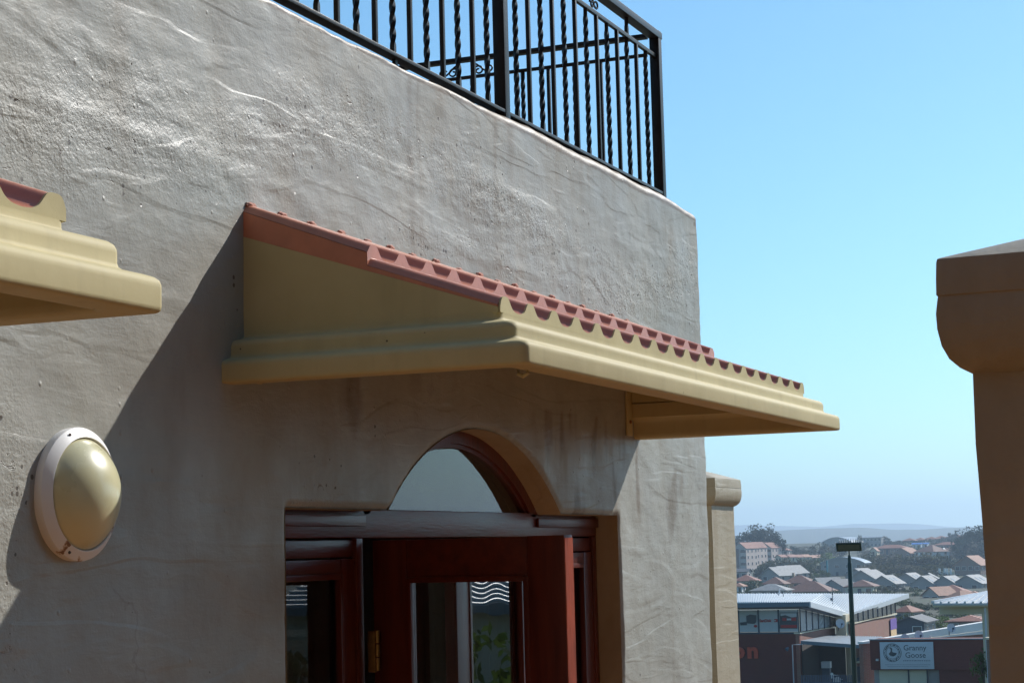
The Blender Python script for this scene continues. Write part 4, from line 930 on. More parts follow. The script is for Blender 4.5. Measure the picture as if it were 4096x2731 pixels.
# ================================================================== houses
def house(name, label, u, v, X, w, d, hw, hr, rot, kind, wm, rm, rows=1, nwin=3, sky_=0, cat='house', group='houses of the suburb', porch=False, chim=False, over=.5):
    """u, v: middle of the eave line that faces the camera; local x = depth away, y = width"""
    p = town(u, v, X); base = p.z-hw; gz = min(T(X)-.6, base)
    t = thing(name, (p.x, p.y, base), label, cat, group, rz=rot)
    def L(b, nm, mt, par=None, **k): return b.build(nm, mt, par or t, world=False, **k)
    b = MB().box(0, d, -w/2, w/2, gz-base, hw)
    if kind == 'gx': b.prism([(0.001, -w/2, hw), (0.001, w/2, hw), (0.001, 0, hw+hr)], (d-.002, 0, 0))
    if kind == 'gy': b.prism([(0, -w/2+.001, hw), (d, -w/2+.001, hw), (d/2, -w/2+.001, hw+hr)], (0, w-.002, 0))
    L(b, 'wall', wm)
    r = MB(); o_ = over; th = .16; k_ = hr
    if kind == 'gx':
        s = hr/(w/2)
        for sg_ in (-1, 1): quad_slab(r, [(-o_, sg_*(w/2+o_), hw-s*o_+.1), (d+o_, sg_*(w/2+o_), hw-s*o_+.1), (d+o_, 0, hw+hr+.1), (-o_, 0, hw+hr+.1)], th)
    elif kind == 'gy':
        s = hr/(d/2)
        for x0_, x1_ in ((-o_, d/2), (d+o_, d/2)): quad_slab(r, [(x0_, -w/2-o_, hw-s*o_+.1), (x0_, w/2+o_, hw-s*o_+.1), (x1_, w/2+o_, hw+hr+.1), (x1_, -w/2-o_, hw+hr+.1)], th)
    elif kind == 'hip':
        m_ = min(d, w)/2; e = .0
        A = [(-o_, -w/2-o_), (d+o_, -w/2-o_), (d+o_, w/2+o_), (-o_, w/2+o_)]
        if w >= d: Rr = [(d/2, -w/2+m_), (d/2, w/2-m_)]; F = [((A[0], A[3], Rr[1], Rr[0])), ((A[2], A[1], Rr[0], Rr[1])), ((A[1], A[0], Rr[0])), ((A[3], A[2], Rr[1]))]
        else: Rr = [(m_, 0), (d-m_, 0)]; F = [((A[3], A[0], Rr[0])), ((A[1], A[2], Rr[1])), ((A[0], A[1], Rr[1], Rr[0])), ((A[2], A[3], Rr[0], Rr[1]))]
        zo = hw-.12
        r.v = []; 
        for f_ in F:
            P = [(x, y, (zo if (x, y) in A else hw+hr)) for x, y in f_]
            if len(P) == 4 and (P[2][0], P[2][1]) == (P[3][0], P[3][1]): P = P[:3]
            r.add(P, [tuple(range(len(P)))])
        r.add([(x, y, zo-.14) for x, y in A]+[(x, y, zo) for x, y in A], [(0,1,2,3),(0,1,5,4),(1,2,6,5),(2,3,7,6),(3,0,4,7)])
    elif kind == 'barrel':
        n2 = 16; pr_ = [(-w/2-o_+ (w+2*o_)*i/n2, hw+hr*math.sin(math.pi*i/n2)**.8) for i in range(n2+1)]
        r.prism([(-o_, y, z) for y, z in pr_]+[(-o_, y, z-th) for y, z in pr_[::-1]], (d+2*o_, 0, 0))
        bb = MB(); bb.prism([(.01, y*.97, min(z-th, 1e9)) for y, z in pr_]+[(.01, w/2*.97, hw), (.01, -w/2*.97, hw)], (.1, 0, 0)); L(bb, 'gable_infill', wm)
    else: r.box(-o_, d+o_, -w/2-o_, w/2+o_, hw, hw+.25)
    ro = L(r, 'roof', rm, smooth=30 if kind == 'barrel' else None)
    st = hw/rows
    wmsh = None
    for rr_ in range(rows):
        for i in range(nwin):
            y = -w/2+w*(i+.5)/nwin; z0 = rr_*st+st*.35; z1 = rr_*st+st*.80; ww = min(.75, w/nwin*.3)
            if rr_ == 0 and i == nwin//2:
                L(MB().box(-.05, -.01, y-.5, y+.5, 0.02, st*.78), 'door', DARKSTEEL); continue
            wo = L(MB().box(-.06, -.012, y-ww-.08, y+ww+.08, z0-.08, z1+.08), 'window', WHITEW)
            L(MB().box(-.075, -.061, y-ww, y+ww, z0, z1), 'pane', WINGLASS, wo)
        for i in range(max(1, int(d/4))):
            x = d*(i+.5)/max(1, int(d/4)); z0 = rr_*st+st*.35; z1 = rr_*st+st*.8
            wo = L(MB().box(x-.7, x+.7, -w/2-.06, -w/2-.012, z0-.08, z1+.08), 'window', WHITEW); L(MB().box(x-.62, x+.62, -w/2-.075, -w/2-.061, z0, z1), 'pane', WINGLASS, wo)
    for i in range(sky_):
        if kind == 'gx':
            s = hr/(w/2); x = d*(.25+.35*i); y0, y1 = -w/2*.75, -w/2*.35; f = lambda y: hw+hr+.13+s*y
            b = MB(); b.prism([(x-.35, y0, f(y0)), (x+.35, y0, f(y0)), (x+.35, y1, f(y1)), (x-.35, y1, f(y1))], (0, 0, .06)); L(b, 'skylight', PALEGLASS, ro)
    if porch: 
        b = MB(); quad_slab(b, [(d*.1, -w/2-2.4, hw*.42), (d*.75, -w/2-2.4, hw*.42), (d*.75, -w/2-.02, hw*.5), (d*.1, -w/2-.02, hw*.5)], .1); po = L(b, 'porch_roof', rm)
        for x in (d*.13, d*.72): L(MB().box(x-.12, x+.12, -w/2-2.3, -w/2-2.06, gz-base, hw*.42-.1), 'porch_post', wm, po)
    if chim: L(MB().box(d*.5, d*.5+.7, w*.18, w*.18+.7, hw, hw+hr+.7), 'chimney', wm, ro)
    return t
H = house
# grey two-storey row
H('row_house', 'grey gabled house with two roof windows and a porch, left of its row', 1395, 580, 600, 8, 9, 5.4, 2.4, -.15, 'gx', GREYW, PALEROOF, 2, 2, 2, porch=True)
H('row_house', 'grey gabled house with two roof windows, second of its row, a little higher', 1590, 556, 640, 8, 9, 5.4, 2.4, -.15, 'gx', GREYW, PALEROOF, 2, 2, 2)
H('row_house', 'grey gabled house with one roof window, middle of its row', 1720, 588, 600, 8, 7, 5.2, 2.6, -.2, 'gx', GREYW, PALEROOF, 2, 2, 1)
H('row_house', 'grey gabled house with a small lean-to roof, fourth of its row', 1900, 585, 600, 8, 9, 5.4, 2.4, -.2, 'gx', GREYW, PALEROOF, 2, 2, 1, porch=True)
H('row_house', 'grey gabled house at the end of its row beside the near pillar', 2090, 578, 600, 9, 10, 5.4, 2.4, -.2, 'gx', GREYW, PALEROOF, 2, 2, 2, porch=True)
H('row_house', 'small grey gable peeping out behind the middle of the grey row', 1770, 550, 680, 8, 8, 4.8, 2.2, .1, 'gx', GREYW, GREYROOF, 2, 2)
for i, (u, v, X, lb) in enumerate(((470, 512, 640, 'dark grey gable with bright verge, lowest of three left of the tree belt'), (530, 500, 665, 'dark grey gable with bright verge, middle of three left of the tree belt'), (600, 493, 690, 'dark grey gable with bright verge, uppermost of three left of the tree belt'))):
    H('gabled_house', lb, u, v, X, 7.5, 9, 5, 2.6, -.35, 'gx', GREYW, PALEROOF, 2, 2, group='three dark gables')
H('gabled_house', 'grey gable with bright verge right behind the floodlight mast', 1225, 545, 610, 10, 9, 5, 2.8, -.3, 'gx', GREYW, PALEROOF, 2, 3)
H('gabled_house', 'grey gable behind the one beside the floodlight mast', 1175, 512, 650, 8, 8, 5, 2.2, -.3, 'gx', GREYW, PALEROOF, 2, 2)
H('gabled_house', 'small pale roofed house left of the floodlight mast', 850, 588, 560, 5, 8, 4.2, 1.9, -.7, 'gx', CREAMW, PALEROOF, 1, 2)
H('gabled_house', 'dark blue roofed house with bright verge near the floodlight mast', 985, 603, 560, 7, 8, 3.6, 1.9, -.35, 'gx', GREYW, SLATE, 1, 2)
H('tiled_house', 'brown hipped house with tan walls, behind the big brown hip roof', 495, 580, 560, 6.2, 7, 3.4, 1.9, .0, 'hip', TANW, BROWNROOF, 1, 3)
H('tiled_house', 'wide brown tiled house with arched tan wall', 690, 572, 570, 9, 8, 4.2, 2.1, .0, 'hip', TANW, BROWNROOF, 2, 3, chim=True)
H('tiled_house', 'large dark brown hip roof close above the white shop roof', 770, 642, 500, 11.5, 9, 3.0, 2.5, .0, 'hip', TANW, BROWNROOF, 1, 4)
H('tiled_house', 'brown hip roofed house with cream walls right of the mast', 1205, 600, 540, 7.6, 8, 3.4, 1.7, .0, 'hip', CREAMW, BROWNROOF, 1, 3)
H('tiled_house', 'red brown roofed house low at the left beside the small pillar', 260, 555, 600, 7.5, 8, 3.0, 1.8, .1, 'hip', TANW, REDROOF, 1, 3)
H('tiled_house', 'small orange roofed veranda house at the left below the red roof', 205, 598, 540, 2.6, 4, 2.6, .8, .0, 'hip', WHITEW, ORANGEROOF, 1, 2)
H('tiled_house', 'long grey blue hip roof in front of the brown ones', 455, 632, 470, 8.6, 7, 2.6, 1.4, .0, 'hip', PINKW, GREYROOF, 1, 4)
H('tiled_house', 'low slate blue roof at the far left under the flats', 230, 482, 660, 4.5, 6, 3.6, .9, 0, 'gy', GREYW, SLATE, 1, 2)
H('tiled_house', 'pale lilac house with pink gables below the grey row', 1790, 672, 480, 5, 7, 4.6, 1.8, -.5, 'gx', PINKW, ORANGEROOF, 2, 2)
H('tiled_house', 'long red roof behind the pink hip roof', 1950, 650, 520, 8, 8, 3.5, 1.9, .0, 'hip', PINKW, REDROOF, 1, 3)
H('tiled_house', 'pink sunlit hip roof in front of the long red roof', 1955, 712, 450, 6.2, 8, 3.4, 2.0, -.6, 'hip', PINKW, ORANGEROOF, 1, 3)
H('tiled_house', 'pink roof at the right beside the near pillar under the grey row', 2135, 680, 500, 4.5, 6, 3.2, 1.1, 0, 'hip', PINKW, ORANGEROOF, 1, 2)
H('tiled_house', 'small red hip roofed pavilion in the bushes right of the white shop roof', 1560, 805, 340, 2.9, 4, 2.6, .9, -.3, 'hip', GREYW, REDROOF, 1, 2)
H('flat_block', 'dark blue flat building between shop and brick wall', 1620, 895, 285, 4.1, 9, 3.4, .7, .0, 'gx', DARKSTEEL, SLATE, 1, 2, group='low buildings behind the shops')
H('flat_block', 'dull maroon low roof right behind the brick wall', 2085, 880, 260, 4.8, 6, 2.4, .55, .0, 'hip', GREYW, REDROOF, 1, 3, group='low buildings behind the shops')
# flats, halls and the upper hill
def flats(u, v, X, w, lb):
    t = H('apartment_block', lb, u, v, X, w, 14, 11.5, 2.6, -.12, 'gx', PINKW, REDROOF, 4, 2, cat='building', group='blocks of flats', over=.3)
    for k in range(4):
        MB().box(-.10, -.03, -w/2+.1, -w*.06, 1.0+k*2.85, 2.2+k*2.85).build('brick_panel', BROWNBRICK, t, world=False)
    MB().box(-.5, .1, w*.06, w*.3, 0, 11.3).build('stair_bay', BROWNBRICK, t, world=False)
    MB().box(-.35, .0, w/2-.5, w/2+.1, 0, 12.2).build('party_wall', WHITEW, t, world=False)
flats(222, 292, 860, 6.2, 'block of flats with red roof, nearest the small pillar'); flats(318, 286, 905, 5.0, 'block of flats with red roof, middle of three'); flats(425, 288, 940, 7.2, 'block of flats with red roof under the big tree')
H('hall', 'barrel roofed blue grey hall with a teal column, middle of the tree belt', 1065, 415, 740, 16.5, 15, 5.2, 2.4, .05, 'barrel', GREYW, BARREL, 2, 4, cat='building', group='barrel roofed halls')
tc_ = town(938, 395, 733); tcol = thing('teal_column', (tc_.x, tc_.y, T(733)), 'teal column standing at the hall with the barrel roof', 'column'); MB().box(tc_.x-.3, tc_.x+.3, tc_.y-.28, tc_.y+.28, T(733)-.5, tc_.z).build('shaft', TEAL, tcol); MB().box(tc_.x-.4, tc_.x+.4, tc_.y-.38, tc_.y+.38, tc_.z+.002, tc_.z+.2).build('cap', TEAL, tcol)
H('hall', 'grey barrel roofed hall on the skyline behind the floodlight', 1020, 245, 1250, 21, 22, 7, 3.6, -.2, 'barrel', GREYW, BARREL, 2, 4, cat='building', group='barrel roofed halls')
H('hall', 'long flat roofed building on the skyline right of the floodlight', 1290, 202, 1270, 15, 14, 7, .8, .0, 'gy', GREYW, SHEET, 2, 6, cat='building', group='barrel roofed halls')
H('hill_house', 'small red hipped house beneath the big tree', 560, 305, 980, 7, 8, 3.8, 1.5, 0, 'hip', GREYW, REDROOF, 1, 3)
for i, (u, v) in enumerate(((540, 362), (610, 361), (670, 362), (730, 360), (790, 366), (845, 362))):
    H('hill_house', ['red roof with pale verge, leftmost of the low terrace under the flats', 'red roof second of the low terrace under the flats', 'red roof third of the low terrace under the flats', 'pink roof fourth of the low terrace under the flats', 'pink roof fifth of the low terrace under the flats', 'red roof rightmost of the low terrace under the flats'][i], u, v, 900+i*6, 3.4, 6, 2.8, 1.0, -.3, 'gx', CREAMW, REDROOF if i < 3 or i == 5 else ORANGEROOF, 1, 2, group='low terrace on the hill')
H('hill_house', 'brown brick house with long red roof, upper middle of the hill', 1455, 288, 1010, 17, 10, 4.2, 1.6, 0, 'hip', BROWNBRICK, REDROOF, 1, 6)
H('hill_house', 'orange brown gable in front of the long red roof', 1555, 330, 940, 9, 9, 4, 2.4, -.35, 'gx', BROWNBRICK, ORANGEROOF, 1, 3)
H('hill_house', 'dark roofed house with white walls and sunlit roof side, centre right of the hill', 1735, 318, 930, 12, 11, 5, 3.1, -.55, 'hip', WHITEW, BROWNROOF, 2, 4)
H('hill_house', 'small white gable beside the dark roofed house', 1892, 318, 935, 2.6, 4, 2.5, 1.6, 0, 'gx', WHITEW, WHITEROOF, 1, 1)
H('hill_house', 'red roofed house right of the blue roofed sheds', 1930, 260, 1080, 15, 9, 4, 1.4, 0, 'hip', BROWNBRICK, REDROOF, 1, 5)
H('hill_house', 'low brown house under the red roofs by the dark trees', 1950, 300, 1000, 9, 8, 3.6, 1.2, 0, 'hip', BROWNBRICK, BROWNROOF, 1, 4)
H('hill_house', 'brown brick gable house with windows, right end beside the near pillar', 2090, 428, 720, 10, 10, 5.6, 3.3, -.25, 'gx', BROWNBRICK, ORANGEROOF, 2, 4)
H('hill_house', 'small pink gable left of the brown hill roofs', 1320, 310, 980, 3.6, 6, 2.6, 1.6, 0, 'gx', CREAMW, ORANGEROOF, 1, 1)
for i, (u, v, X, w, lb) in enumerate(((1610, 226, 1380, 9, 'red roof on the skyline, leftmost of the ridge'), (1700, 222, 1390, 8, 'red roof on the skyline, second along the ridge'), (1790, 214, 1400, 9, 'red roof on the skyline, third along the ridge'), (1870, 208, 1410, 10, 'red roof on the skyline, fourth along the ridge'), (1985, 198, 1420, 13, 'red roof on the skyline nearest the dark wood'))):
    H('hill_house', lb, u, v, X, w, 9, 4.5, 1.7, 0, 'hip', BROWNBRICK, REDROOF, 1, 3, group='roofs along the ridge')
BLUEP = mat('blue_shed_sheet', (.03, .16, .50), .5, .1)
H('shed', 'bright blue shed roof on the hill, left of two', 1675, 256, 1090, 5, 5, 3, .6, 0, 'gy', WHITEW, BLUEP, 1, 2, group='blue sheds'); H('shed', 'bright blue shed roof on the hill, right of two', 1735, 254, 1095, 4, 5, 3, .6, 0, 'gy', WHITEW, BLUEP, 1, 2, group='blue sheds')
# white boundary wall beside the brick gable house
w0 = thing('boundary_wall', tuple(town(1930, 490, 700)), 'white boundary wall with piers below the tree belt at the right', 'wall')
for u in (1862, 1905, 1925, 1955): p = town(u, 455, 700); q = town(u, 495, 700); MB().box(699.8, 700.2, p.y-.35, p.y+.35, q.z-.5, p.z).build('pier', WHITEW, w0)
p, q = town(1862, 480, 700.3), town(1985, 478, 700.3); MB().box(700.25, 700.5, q.y, p.y, town(1900, 500, 700).z-.5, p.z).build('panel', CREAMW, w0)

# ================================================================== trees
def crown_mesh(seed, n_cl, leaves, leaf, squash=.8, spread=1.0, up_=0.):
    r_ = random.Random(seed); V = []; F = []
    for c in range(n_cl):
        while True:
            p = Vector((r_.uniform(-1, 1), r_.uniform(-1, 1), r_.uniform(-1, 1)))
            if .25 < p.length < 1: break
        p *= spread; cr_ = r_.uniform(.20, .42); cz = 0 if not up_ else 0
        for k in range(leaves):
            d = Vector((r_.gauss(0, 1), r_.gauss(0, 1), r_.gauss(0, 1))).normalized()*cr_*r_.uniform(.55, 1.05); d.z *= .75
            q = p+d; a = Vector((r_.gauss(0,1), r_.gauss(0,1), r_.gauss(0,1))).normalized(); b_ = a.orthogonal().normalized(); s_ = leaf*r_.uniform(.5, 1.2)
            i = len(V); V += [(q+a*s_)[:], (q+b_*s_*.7)[:], (q-a*s_)[:], (q-b_*s_*.7)[:]]; F.append((i, i+1, i+2, i+3))
    me = bpy.data.meshes.new('crown'); me.from_pydata([(x, y, z*squash) for x, y, z in V], [], F); return me
CROWNS = [crown_mesh(s, 34, 46, .085, .8) for s in range(3)]+[crown_mesh(9, 60, 60, .06, .85), crown_mesh(12, 90, 70, .10, .85)]
TRUNK = MB()
TRUNK.tube([(0,0,0), (.01,.0,.25), (.0,.02,.5), (.03,.0,.8)], [.055, .042, .034, .02], 7)
for a in range(5): TRUNK.tube([(0, 0, .38+.06*a), (.12*math.cos(a*2.1), .12*math.sin(a*2.1), .55+.06*a), (.26*math.cos(a*2.1), .26*math.sin(a*2.1), .75+.03*a)], [.025, .018, .008], 5)
_t = TRUNK.build('trunk', BARK, None, smooth=60, world=False); TRUNKM = _t.data; bpy.data.objects.remove(_t)
MATC = {}
def tree(u, v, X, w, h, leaf, label, kind=0, clear=.28, group='trees of the suburb', cat='tree', name='tree', pos=None):
    """u, v: top of the crown; w, h: crown width and total height in metres"""
    if pos is None: p = town(u, v, X); base = p.z-h
    else: p = Vector(pos); base = p.z
    t = thing(name, (p.x, p.y, base), label, cat, group, rz=rnd.uniform(0, 6))
    key = (kind, leaf)
    if key not in MATC:
        me = CROWNS[kind].copy(); me.materials.append(LEAF[leaf]); MATC[key] = me
    c = bpy.data.objects.new('crown', MATC[key]); COL.objects.link(c); c.parent = t
    ch = h*(1-clear)/2; c.location = (0, 0, h-ch); c.scale = (w/2, w/2, ch/.8)
    k = bpy.data.objects.new('trunk', TRUNKM); COL.objects.link(k); k.parent = t; k.scale = (h*.55, h*.55, h*.95)
    return t
G_B = 'trees of the tree belt'
tree(430, 100, 960, 15, 21, 3, 'large dark gum tree rising above the flats, right half', 3, .2, 'big trees on the hill'); tree(335, 112, 965, 13, 20, 3, 'large dark gum tree rising above the flats, left half', 3, .25, 'big trees on the hill')
tree(520, 190, 955, 9, 13, 3, 'lower side tree leaning out right of the large gum tree', 0, .2, 'big trees on the hill'); tree(215, 185, 1000, 8, 10, 3, 'dark tree behind the flats at the small pillar', 0, .1, 'big trees on the hill')
for i, (u, v, X, w, h, lf, kd) in enumerate(((455,395,790,10,8,1,0),(530,385,800,11,9,1,1),(610,378,795,12,10,1,2),(700,372,790,12,11,1,0),(780,385,785,12,10.5,1,1),(850,405,775,9,9,2,2),(400,440,740,6,7,0,0),(930,330,880,9,8,4,1),(880,250,1050,12,10,0,2),(960,265,1060,11,9,1,0),(1040,262,1050,9,8,0,1),(1300,335,820,10,9,1,2),(1350,350,790,12,9,1,0),(1430,345,785,12,10,1,1),(1520,352,790,11,9,1,2),(1600,350,785,12,10,0,0),(1680,345,790,12,10,1,1),(1760,338,785,12,11,1,2),(1840,335,790,12,10,2,0),(1920,352,780,10,9,0,1),(1290,420,730,9,6,1,1),(1390,425,725,11,6,1,0),(1480,415,735,11,7,0,2),(1570,425,730,11,6,1,1),(1660,430,730,11,6,1,0),(1750,430,740,11,6,0,2),(1830,425,740,10,6,1,1))):
    place = ['west end', 'left', 'left middle', 'middle', 'right middle', 'right end'][0]
    tree(u, v, X, w, h, lf, 'leafy suburb tree in the tree belt, %s from the left in its %s row' % (['first','second','third','fourth','fifth','sixth','seventh','eighth','ninth','tenth','eleventh','first','second','third','fourth','fifth','sixth','seventh','eighth','ninth','first','second','third','fourth','fifth','sixth','seventh'][i], 'left' if i < 11 else ('upper right' if i < 20 else 'lower right')), kd, .15, G_B)
tree(1203, 178, 1150, 4.5, 13, 1, 'tall narrow poplar on the skyline right of the floodlight', 0, .05); tree(1240, 240, 1140, 8, 8, 0, 'round dark tree beside the poplar', 1)
tree(1425, 200, 1280, 8, 9, 3, 'small palm like tree on the skyline right of the halls', 2, .4); tree(1540, 225, 1250, 10, 6, 0, 'low dark tree in a dip of the skyline', 0)
for i, (u, v, w, h) in enumerate(((1480,236,14,7),(1660,228,12,6),(1760,216,12,6),(1900,196,14,8),(1955,168,6,9))): tree(u, v, 1330, w, h, 0, 'dark ridge tree among the skyline roofs, %s from the left' % ['first','second','third','fourth','fifth'][i], i % 3, .05, 'ridge trees')
tree(1990, 140, 1340, 4, 15, 3, 'dark conifer spike on the skyline left of the dark wood', 0, .02, 'ridge trees')
for i, (u, v, X, w, h) in enumerate(((2085,148,960,14,15),(2150,125,950,16,18),(2210,118,945,16,18),(2260,120,950,16,18),(2060,215,930,12,12),(2120,225,920,14,12),(2190,230,915,15,12),(2250,240,910,14,12))):
    tree(u, v, X, w, h, 3, 'dense dark tree of the wood beside the near pillar, %s of eight' % ['first','second','third','fourth','fifth','sixth','seventh','eighth'][i], 3 if i < 4 else i % 3, .05, 'dark wood')
for i, (u, v, X, w, h, lf, lb) in enumerate(((330,548,560,6.5,5,2,'round dark bush left of the grey blue hip roof'), (390,432,700,2.6,6.5,0,'dark palm tree below the flats'), (1390,600,520,4.6,3.4,1,'round bush in front of the grey row'), (1560,700,420,6,4.5,2,'bush right of the white shop roof, upper'), (1690,742,400,6.5,4.2,2,'wide bush below the pink houses, left'), (1790,755,390,6,4,0,'wide bush below the pink houses, right'), (1660,640,500,3.5,4,2,'small dark tree at the left of the pink gables'), (1850,855,300,4.6,3.4,4,'sunlit bush behind the brick wall'), (1770,850,320,4,3,2,'dark bush behind the brick wall'), (2090,415,760,8,6,2,'green tree left above the brick gable house'), (1880,360,800,9,8,2,'leafy tree right of the dark roofed house'), (1160,560,640,5,4,0,'small tree between the grey gables'), (1850,600,590,4,3,0,'bush between grey row houses'), (1450,640,480,3.4,2.4,2,'low hedge bush above the white roof edge'), (600,470,680,8,5,1,'pale olive tree beside the three dark gables'), (890,470,700,7,6,2,'dark tree left of the barrel roofed hall'), (760,335,960,8,5,0,'tree above the low terrace on the hill'), (690,300,1020,9,7,3,'dark tree on the slope left of the skyline hall'), (1270,300,1010,9,6,0,'dark tree below the long skyline building'))):
    tree(u, v, X, w, h, lf, lb, i % 3, .08, 'bushes and garden trees')
tree(2225, 1090, 96, 1.3, 3.2, 4, 'thin green shrub in front of the maroon wall at the near pillar', 0, .35, 'bushes and garden trees')

for i, (u, v, X, w, h, lf, lb) in enumerate(((300,625,480,6,4,2,'dark hedge tree at the left end of the grey blue hip roof'), (575,605,515,5,4,0,'dark tree squeezed between brown roofs and grey blue hip'), (1000,640,500,5,3,2,'low dark tree left of the mast above the white roof'), (1090,585,580,5,5,0,'dark garden tree just left of the mast, higher up'), (1300,640,500,6,3.2,2,'garden tree right of the cream walled hip house'), (1500,600,560,6,4.5,0,'garden tree between first two grey row houses'), (1640,610,560,6,4.2,2,'garden tree between middle grey row houses'), (1830,625,540,5,4,0,'garden tree under the fourth grey row house'), (2010,618,560,5,4,2,'garden tree between the last two grey row houses'), (2180,640,540,6,4.5,0,'garden tree under the last grey row house'), (1700,500,700,11,6,1,'olive tree behind the grey row, left'), (1850,495,700,11,6,0,'dark tree behind the grey row, right'), (1600,500,705,11,6,0,'dark tree behind the grey row, centre left'), (1480,500,700,11,6,1,'olive tree behind the grey row, far left'), (1380,490,700,10,6,0,'dark tree right of the grey gables behind the mast'), (780,490,720,9,6,0,'dark tree above the wide brown tiled house'), (700,480,730,9,7,1,'olive tree above the wide brown tiled house, left one'), (1600,830,310,4,3,2,'dark bush beside the small red pavilion'), (1720,800,360,5,3.4,0,'dark bush right of the small red pavilion'), (1960,790,350,6,3,2,'dark bush row under the pink hip roof'), (2080,770,360,5,3.2,0,'dark bush right of the pink hip roof'), (640,270,1060,10,7,3,'dark tree left on the slope below the skyline'), (760,275,1080,11,7,0,'dark tree centre on the slope below the skyline'), (1560,262,1150,12,6,0,'dark tree above the long red roof, left'), (1680,270,1060,9,6,2,'dark tree in front of the blue sheds'), (1830,245,1150,12,6,3,'dark tree above the red roofs at the right'))):
    tree(u, v, X, w, h, lf, lb, i % 3, .06, 'garden trees between the houses')

# ================================================================== far hills
HILL = mat('far_hill_scrub', (.045, .055, .035), .95, .3, .002)
def ridge(name, X, tops, depth):
    b = MB(); n_ = 120
    for i in range(n_+1):
        u = -1500+6500*i/n_
        vv = np.interp(u, [a for a, _ in tops], [c for _, c in tops])+5*noise.noise((u*.004, X, 0))+2.2*noise.noise((u*.03, X, 1))
        p = town(u, vv, X); q = town(u, vv+60, X-depth*.45); e = town(u, vv, X)
        b.v += [(X-depth, p.y*(X-depth)/X, -62), (X-depth*.4, p.y*(X-depth*.4)/X, -62+(p.z+62)*.62+8*noise.noise((u*.01, 3, X))), (X, p.y, p.z), (X+depth*.6, p.y*(X+depth*.6)/X, -62)]
    for i in range(n_):
        for k in range(3): b.f.append((i*4+k, i*4+k+1, i*4+5+k, i*4+4+k))
    tag(b.build(name, HILL, smooth=60), kind='structure')
ridge('hills', 4200, [(-1500,150),(200,190),(450,150),(650,140),(900,128),(1200,118),(1500,140),(1700,138),(1900,125),(2200,118),(5000,120)], 1500)
ridge('far_hills', 8500, [(-1500,120),(100,108),(300,98),(600,110),(900,112),(1150,92),(1500,84),(1800,98),(2000,118),(5000,100)], 2500)

# ================================================================== behind and beside the camera: what the glass reflects, and unseen masses added to block sky or bounce light
nb = thing('neighbour_house', (45, -16.5, T(45)), 'cream house with white corrugated roof mirrored in the shut door leaf', 'house')
NBZ = -T(45)
def NBX(b, nm, mt, par=None): return b.build(nm, mt, par or nb, world=False)
NBX(MB().box(.4, 8, -3.4, 3.0, -1, NBZ-1.32), 'wall', CREAMW)
rr_ = NBX(quad_slab(MB(), [(0, -3.7, NBZ-1.3), (0, 3.3, NBZ-1.3), (4.2, 3.3, NBZ-.15), (4.2, -3.7, NBZ-.15)], .05), 'roof', WHITEROOF); NBX(quad_slab(MB(), [(4.2, -3.7, NBZ-.15), (4.2, 3.3, NBZ-.15), (8.4, 3.3, NBZ-1.3), (8.4, -3.7, NBZ-1.3)], .05), 'roof', WHITEROOF)
for k in range(11): NBX(MB().bar((.1+k*.4, -3.69, NBZ-1.25+k*.1095), (.1+k*.4, 3.29, NBZ-1.25+k*.1095), .12, .05), 'roof_rib', WHITEROOF, rr_)
NBX(MB().box(-.08, .0, -3.7, 3.3, NBZ-1.5, NBZ-1.3), 'gutter', SHEET, rr_)
for y in (-2, 1): wo = NBX(MB().box(.34, .4, y-.7, y+.7, NBZ-4, NBZ-2.6), 'window', WHITEW); NBX(MB().box(.32, .339, y-.6, y+.6, NBZ-3.9, NBZ-2.7), 'pane', WINGLASS, wo)
sh = tree(0, 0, 0, 1.5, 2.3, 4, 'bright green garden shrub mirrored in the shut door leaf', 3, .3, 'garden plants', pos=(12, .0, -2.85))
BIGT = [(-15, -13, 11, 19), (-24, 1, 12, 22), (-20, -16, 14, 22), (-9, -16, 12, 20), (-3, -16, 11, 18), (-25, -7, 14, 23), (-11, -13, 10, 19), (-16, 13, 11, 20)]  # unseen trees added and sized to shut out sky light
for i, (x, y, w, h) in enumerate(BIGT):
    tree(0, 0, 0, w, h, (0, 3, 0)[i % 3], 'tall dark tree added behind the camera to block sky, %s of eight counted from the door' % ['first', 'second', 'third', 'fourth', 'fifth', 'sixth', 'seventh', 'eighth'][i], 4, .08, 'sky-blocking trees added behind the camera', pos=(x, y, T(x)-.3))
ORB = brickmat('orange_face_brick', (.46, .185, .06), (.52, .22, .075), (.42, .26, .15), 1.0)
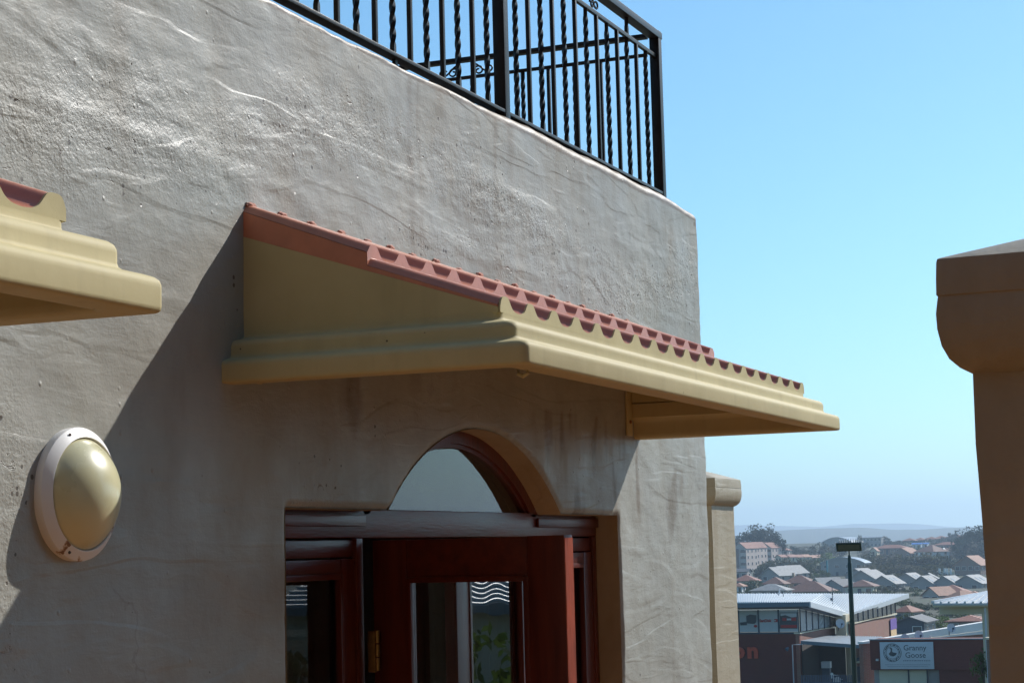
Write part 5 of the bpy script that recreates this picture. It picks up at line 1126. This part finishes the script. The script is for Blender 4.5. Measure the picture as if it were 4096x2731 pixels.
bb_ = thing('bounce_brick_building', (-15.5, 0, -3.5), 'orange face brick building added behind the camera to bounce warm sunlight', 'building')  # unseen; added so its sunlit face throws warm light on shaded sides
MB().box(-18, -14, -7, 7.5, -4.6, 4.4).build('wall', ORB, bb_); MB().box(-18.3, -13.7, -7.3, 7.8, 4.402, 4.65).build('roof', BROWNROOF, bb_)
for y in (-6, -2.5, 1, 4.5): wo = MB().box(-14.01, -13.94, y-.6, y+.6, -1, .5).build('window', WHITEW, bb_); MB().box(-13.939, -13.92, y-.5, y+.5, -.9, .4).build('pane', WINGLASS, wo)
ow = thing('sky_block_wing', (4, -5, -2), 'beige plastered wing added across the courtyard behind the camera to block sky', 'building')  # unseen wing, added to cut the sky light reaching the wall
MB().box(-1.5, 8.6, -11, -4.6, -2.4, 5.8).build('wall', TANW, ow); MB().box(-1.8, 8.9, -11.3, -4.3, 5.802, 6.05).build('roof', BROWNROOF, ow)
for x in (1, 4.2, 7.2):
    for z in (-1.2, 1.6, 4.0): wo = MB().box(x-.6, x+.6, -4.61, -4.54, z, z+1.4).build('window', WHITEW, ow); MB().box(x-.5, x+.5, -4.539, -4.52, z+.1, z+1.3).build('pane', WINGLASS, wo)
for i, (x, y, w, h) in enumerate(((26, -11, 5, 7.5), (34, -20, 7, 8), (22, -14, 4, 6))):
    tree(0, 0, 0, w, h, (0, 2, 0)[i], 'tree below the terrace reflected in the side window, %s' % ['nearest one', 'farthest one', 'smallest one'][i], 3, .1, 'trees below the terrace', pos=(x, y, T(x)-.3))

# ================================================================== haze
hz, n, l, b = nt('haze_air'); n.remove(b); pv = n.new('ShaderNodeVolumePrincipled'); pv.inputs['Color'].default_value = (.62, .80, 1, 1); pv.inputs['Density'].default_value = 2.0e-4; pv.inputs['Anisotropy'].default_value = .45
l.new(pv.outputs[0], n['Material Output'].inputs['Volume'])
tag(MB().box(-420, 11500, -11000, 11000, -70, 210).build('haze', hz), kind='stuff')
print('objects', len(bpy.data.objects), 'tris', sum(len(o.data.polygons) for o in bpy.data.objects if o.type == 'MESH'))
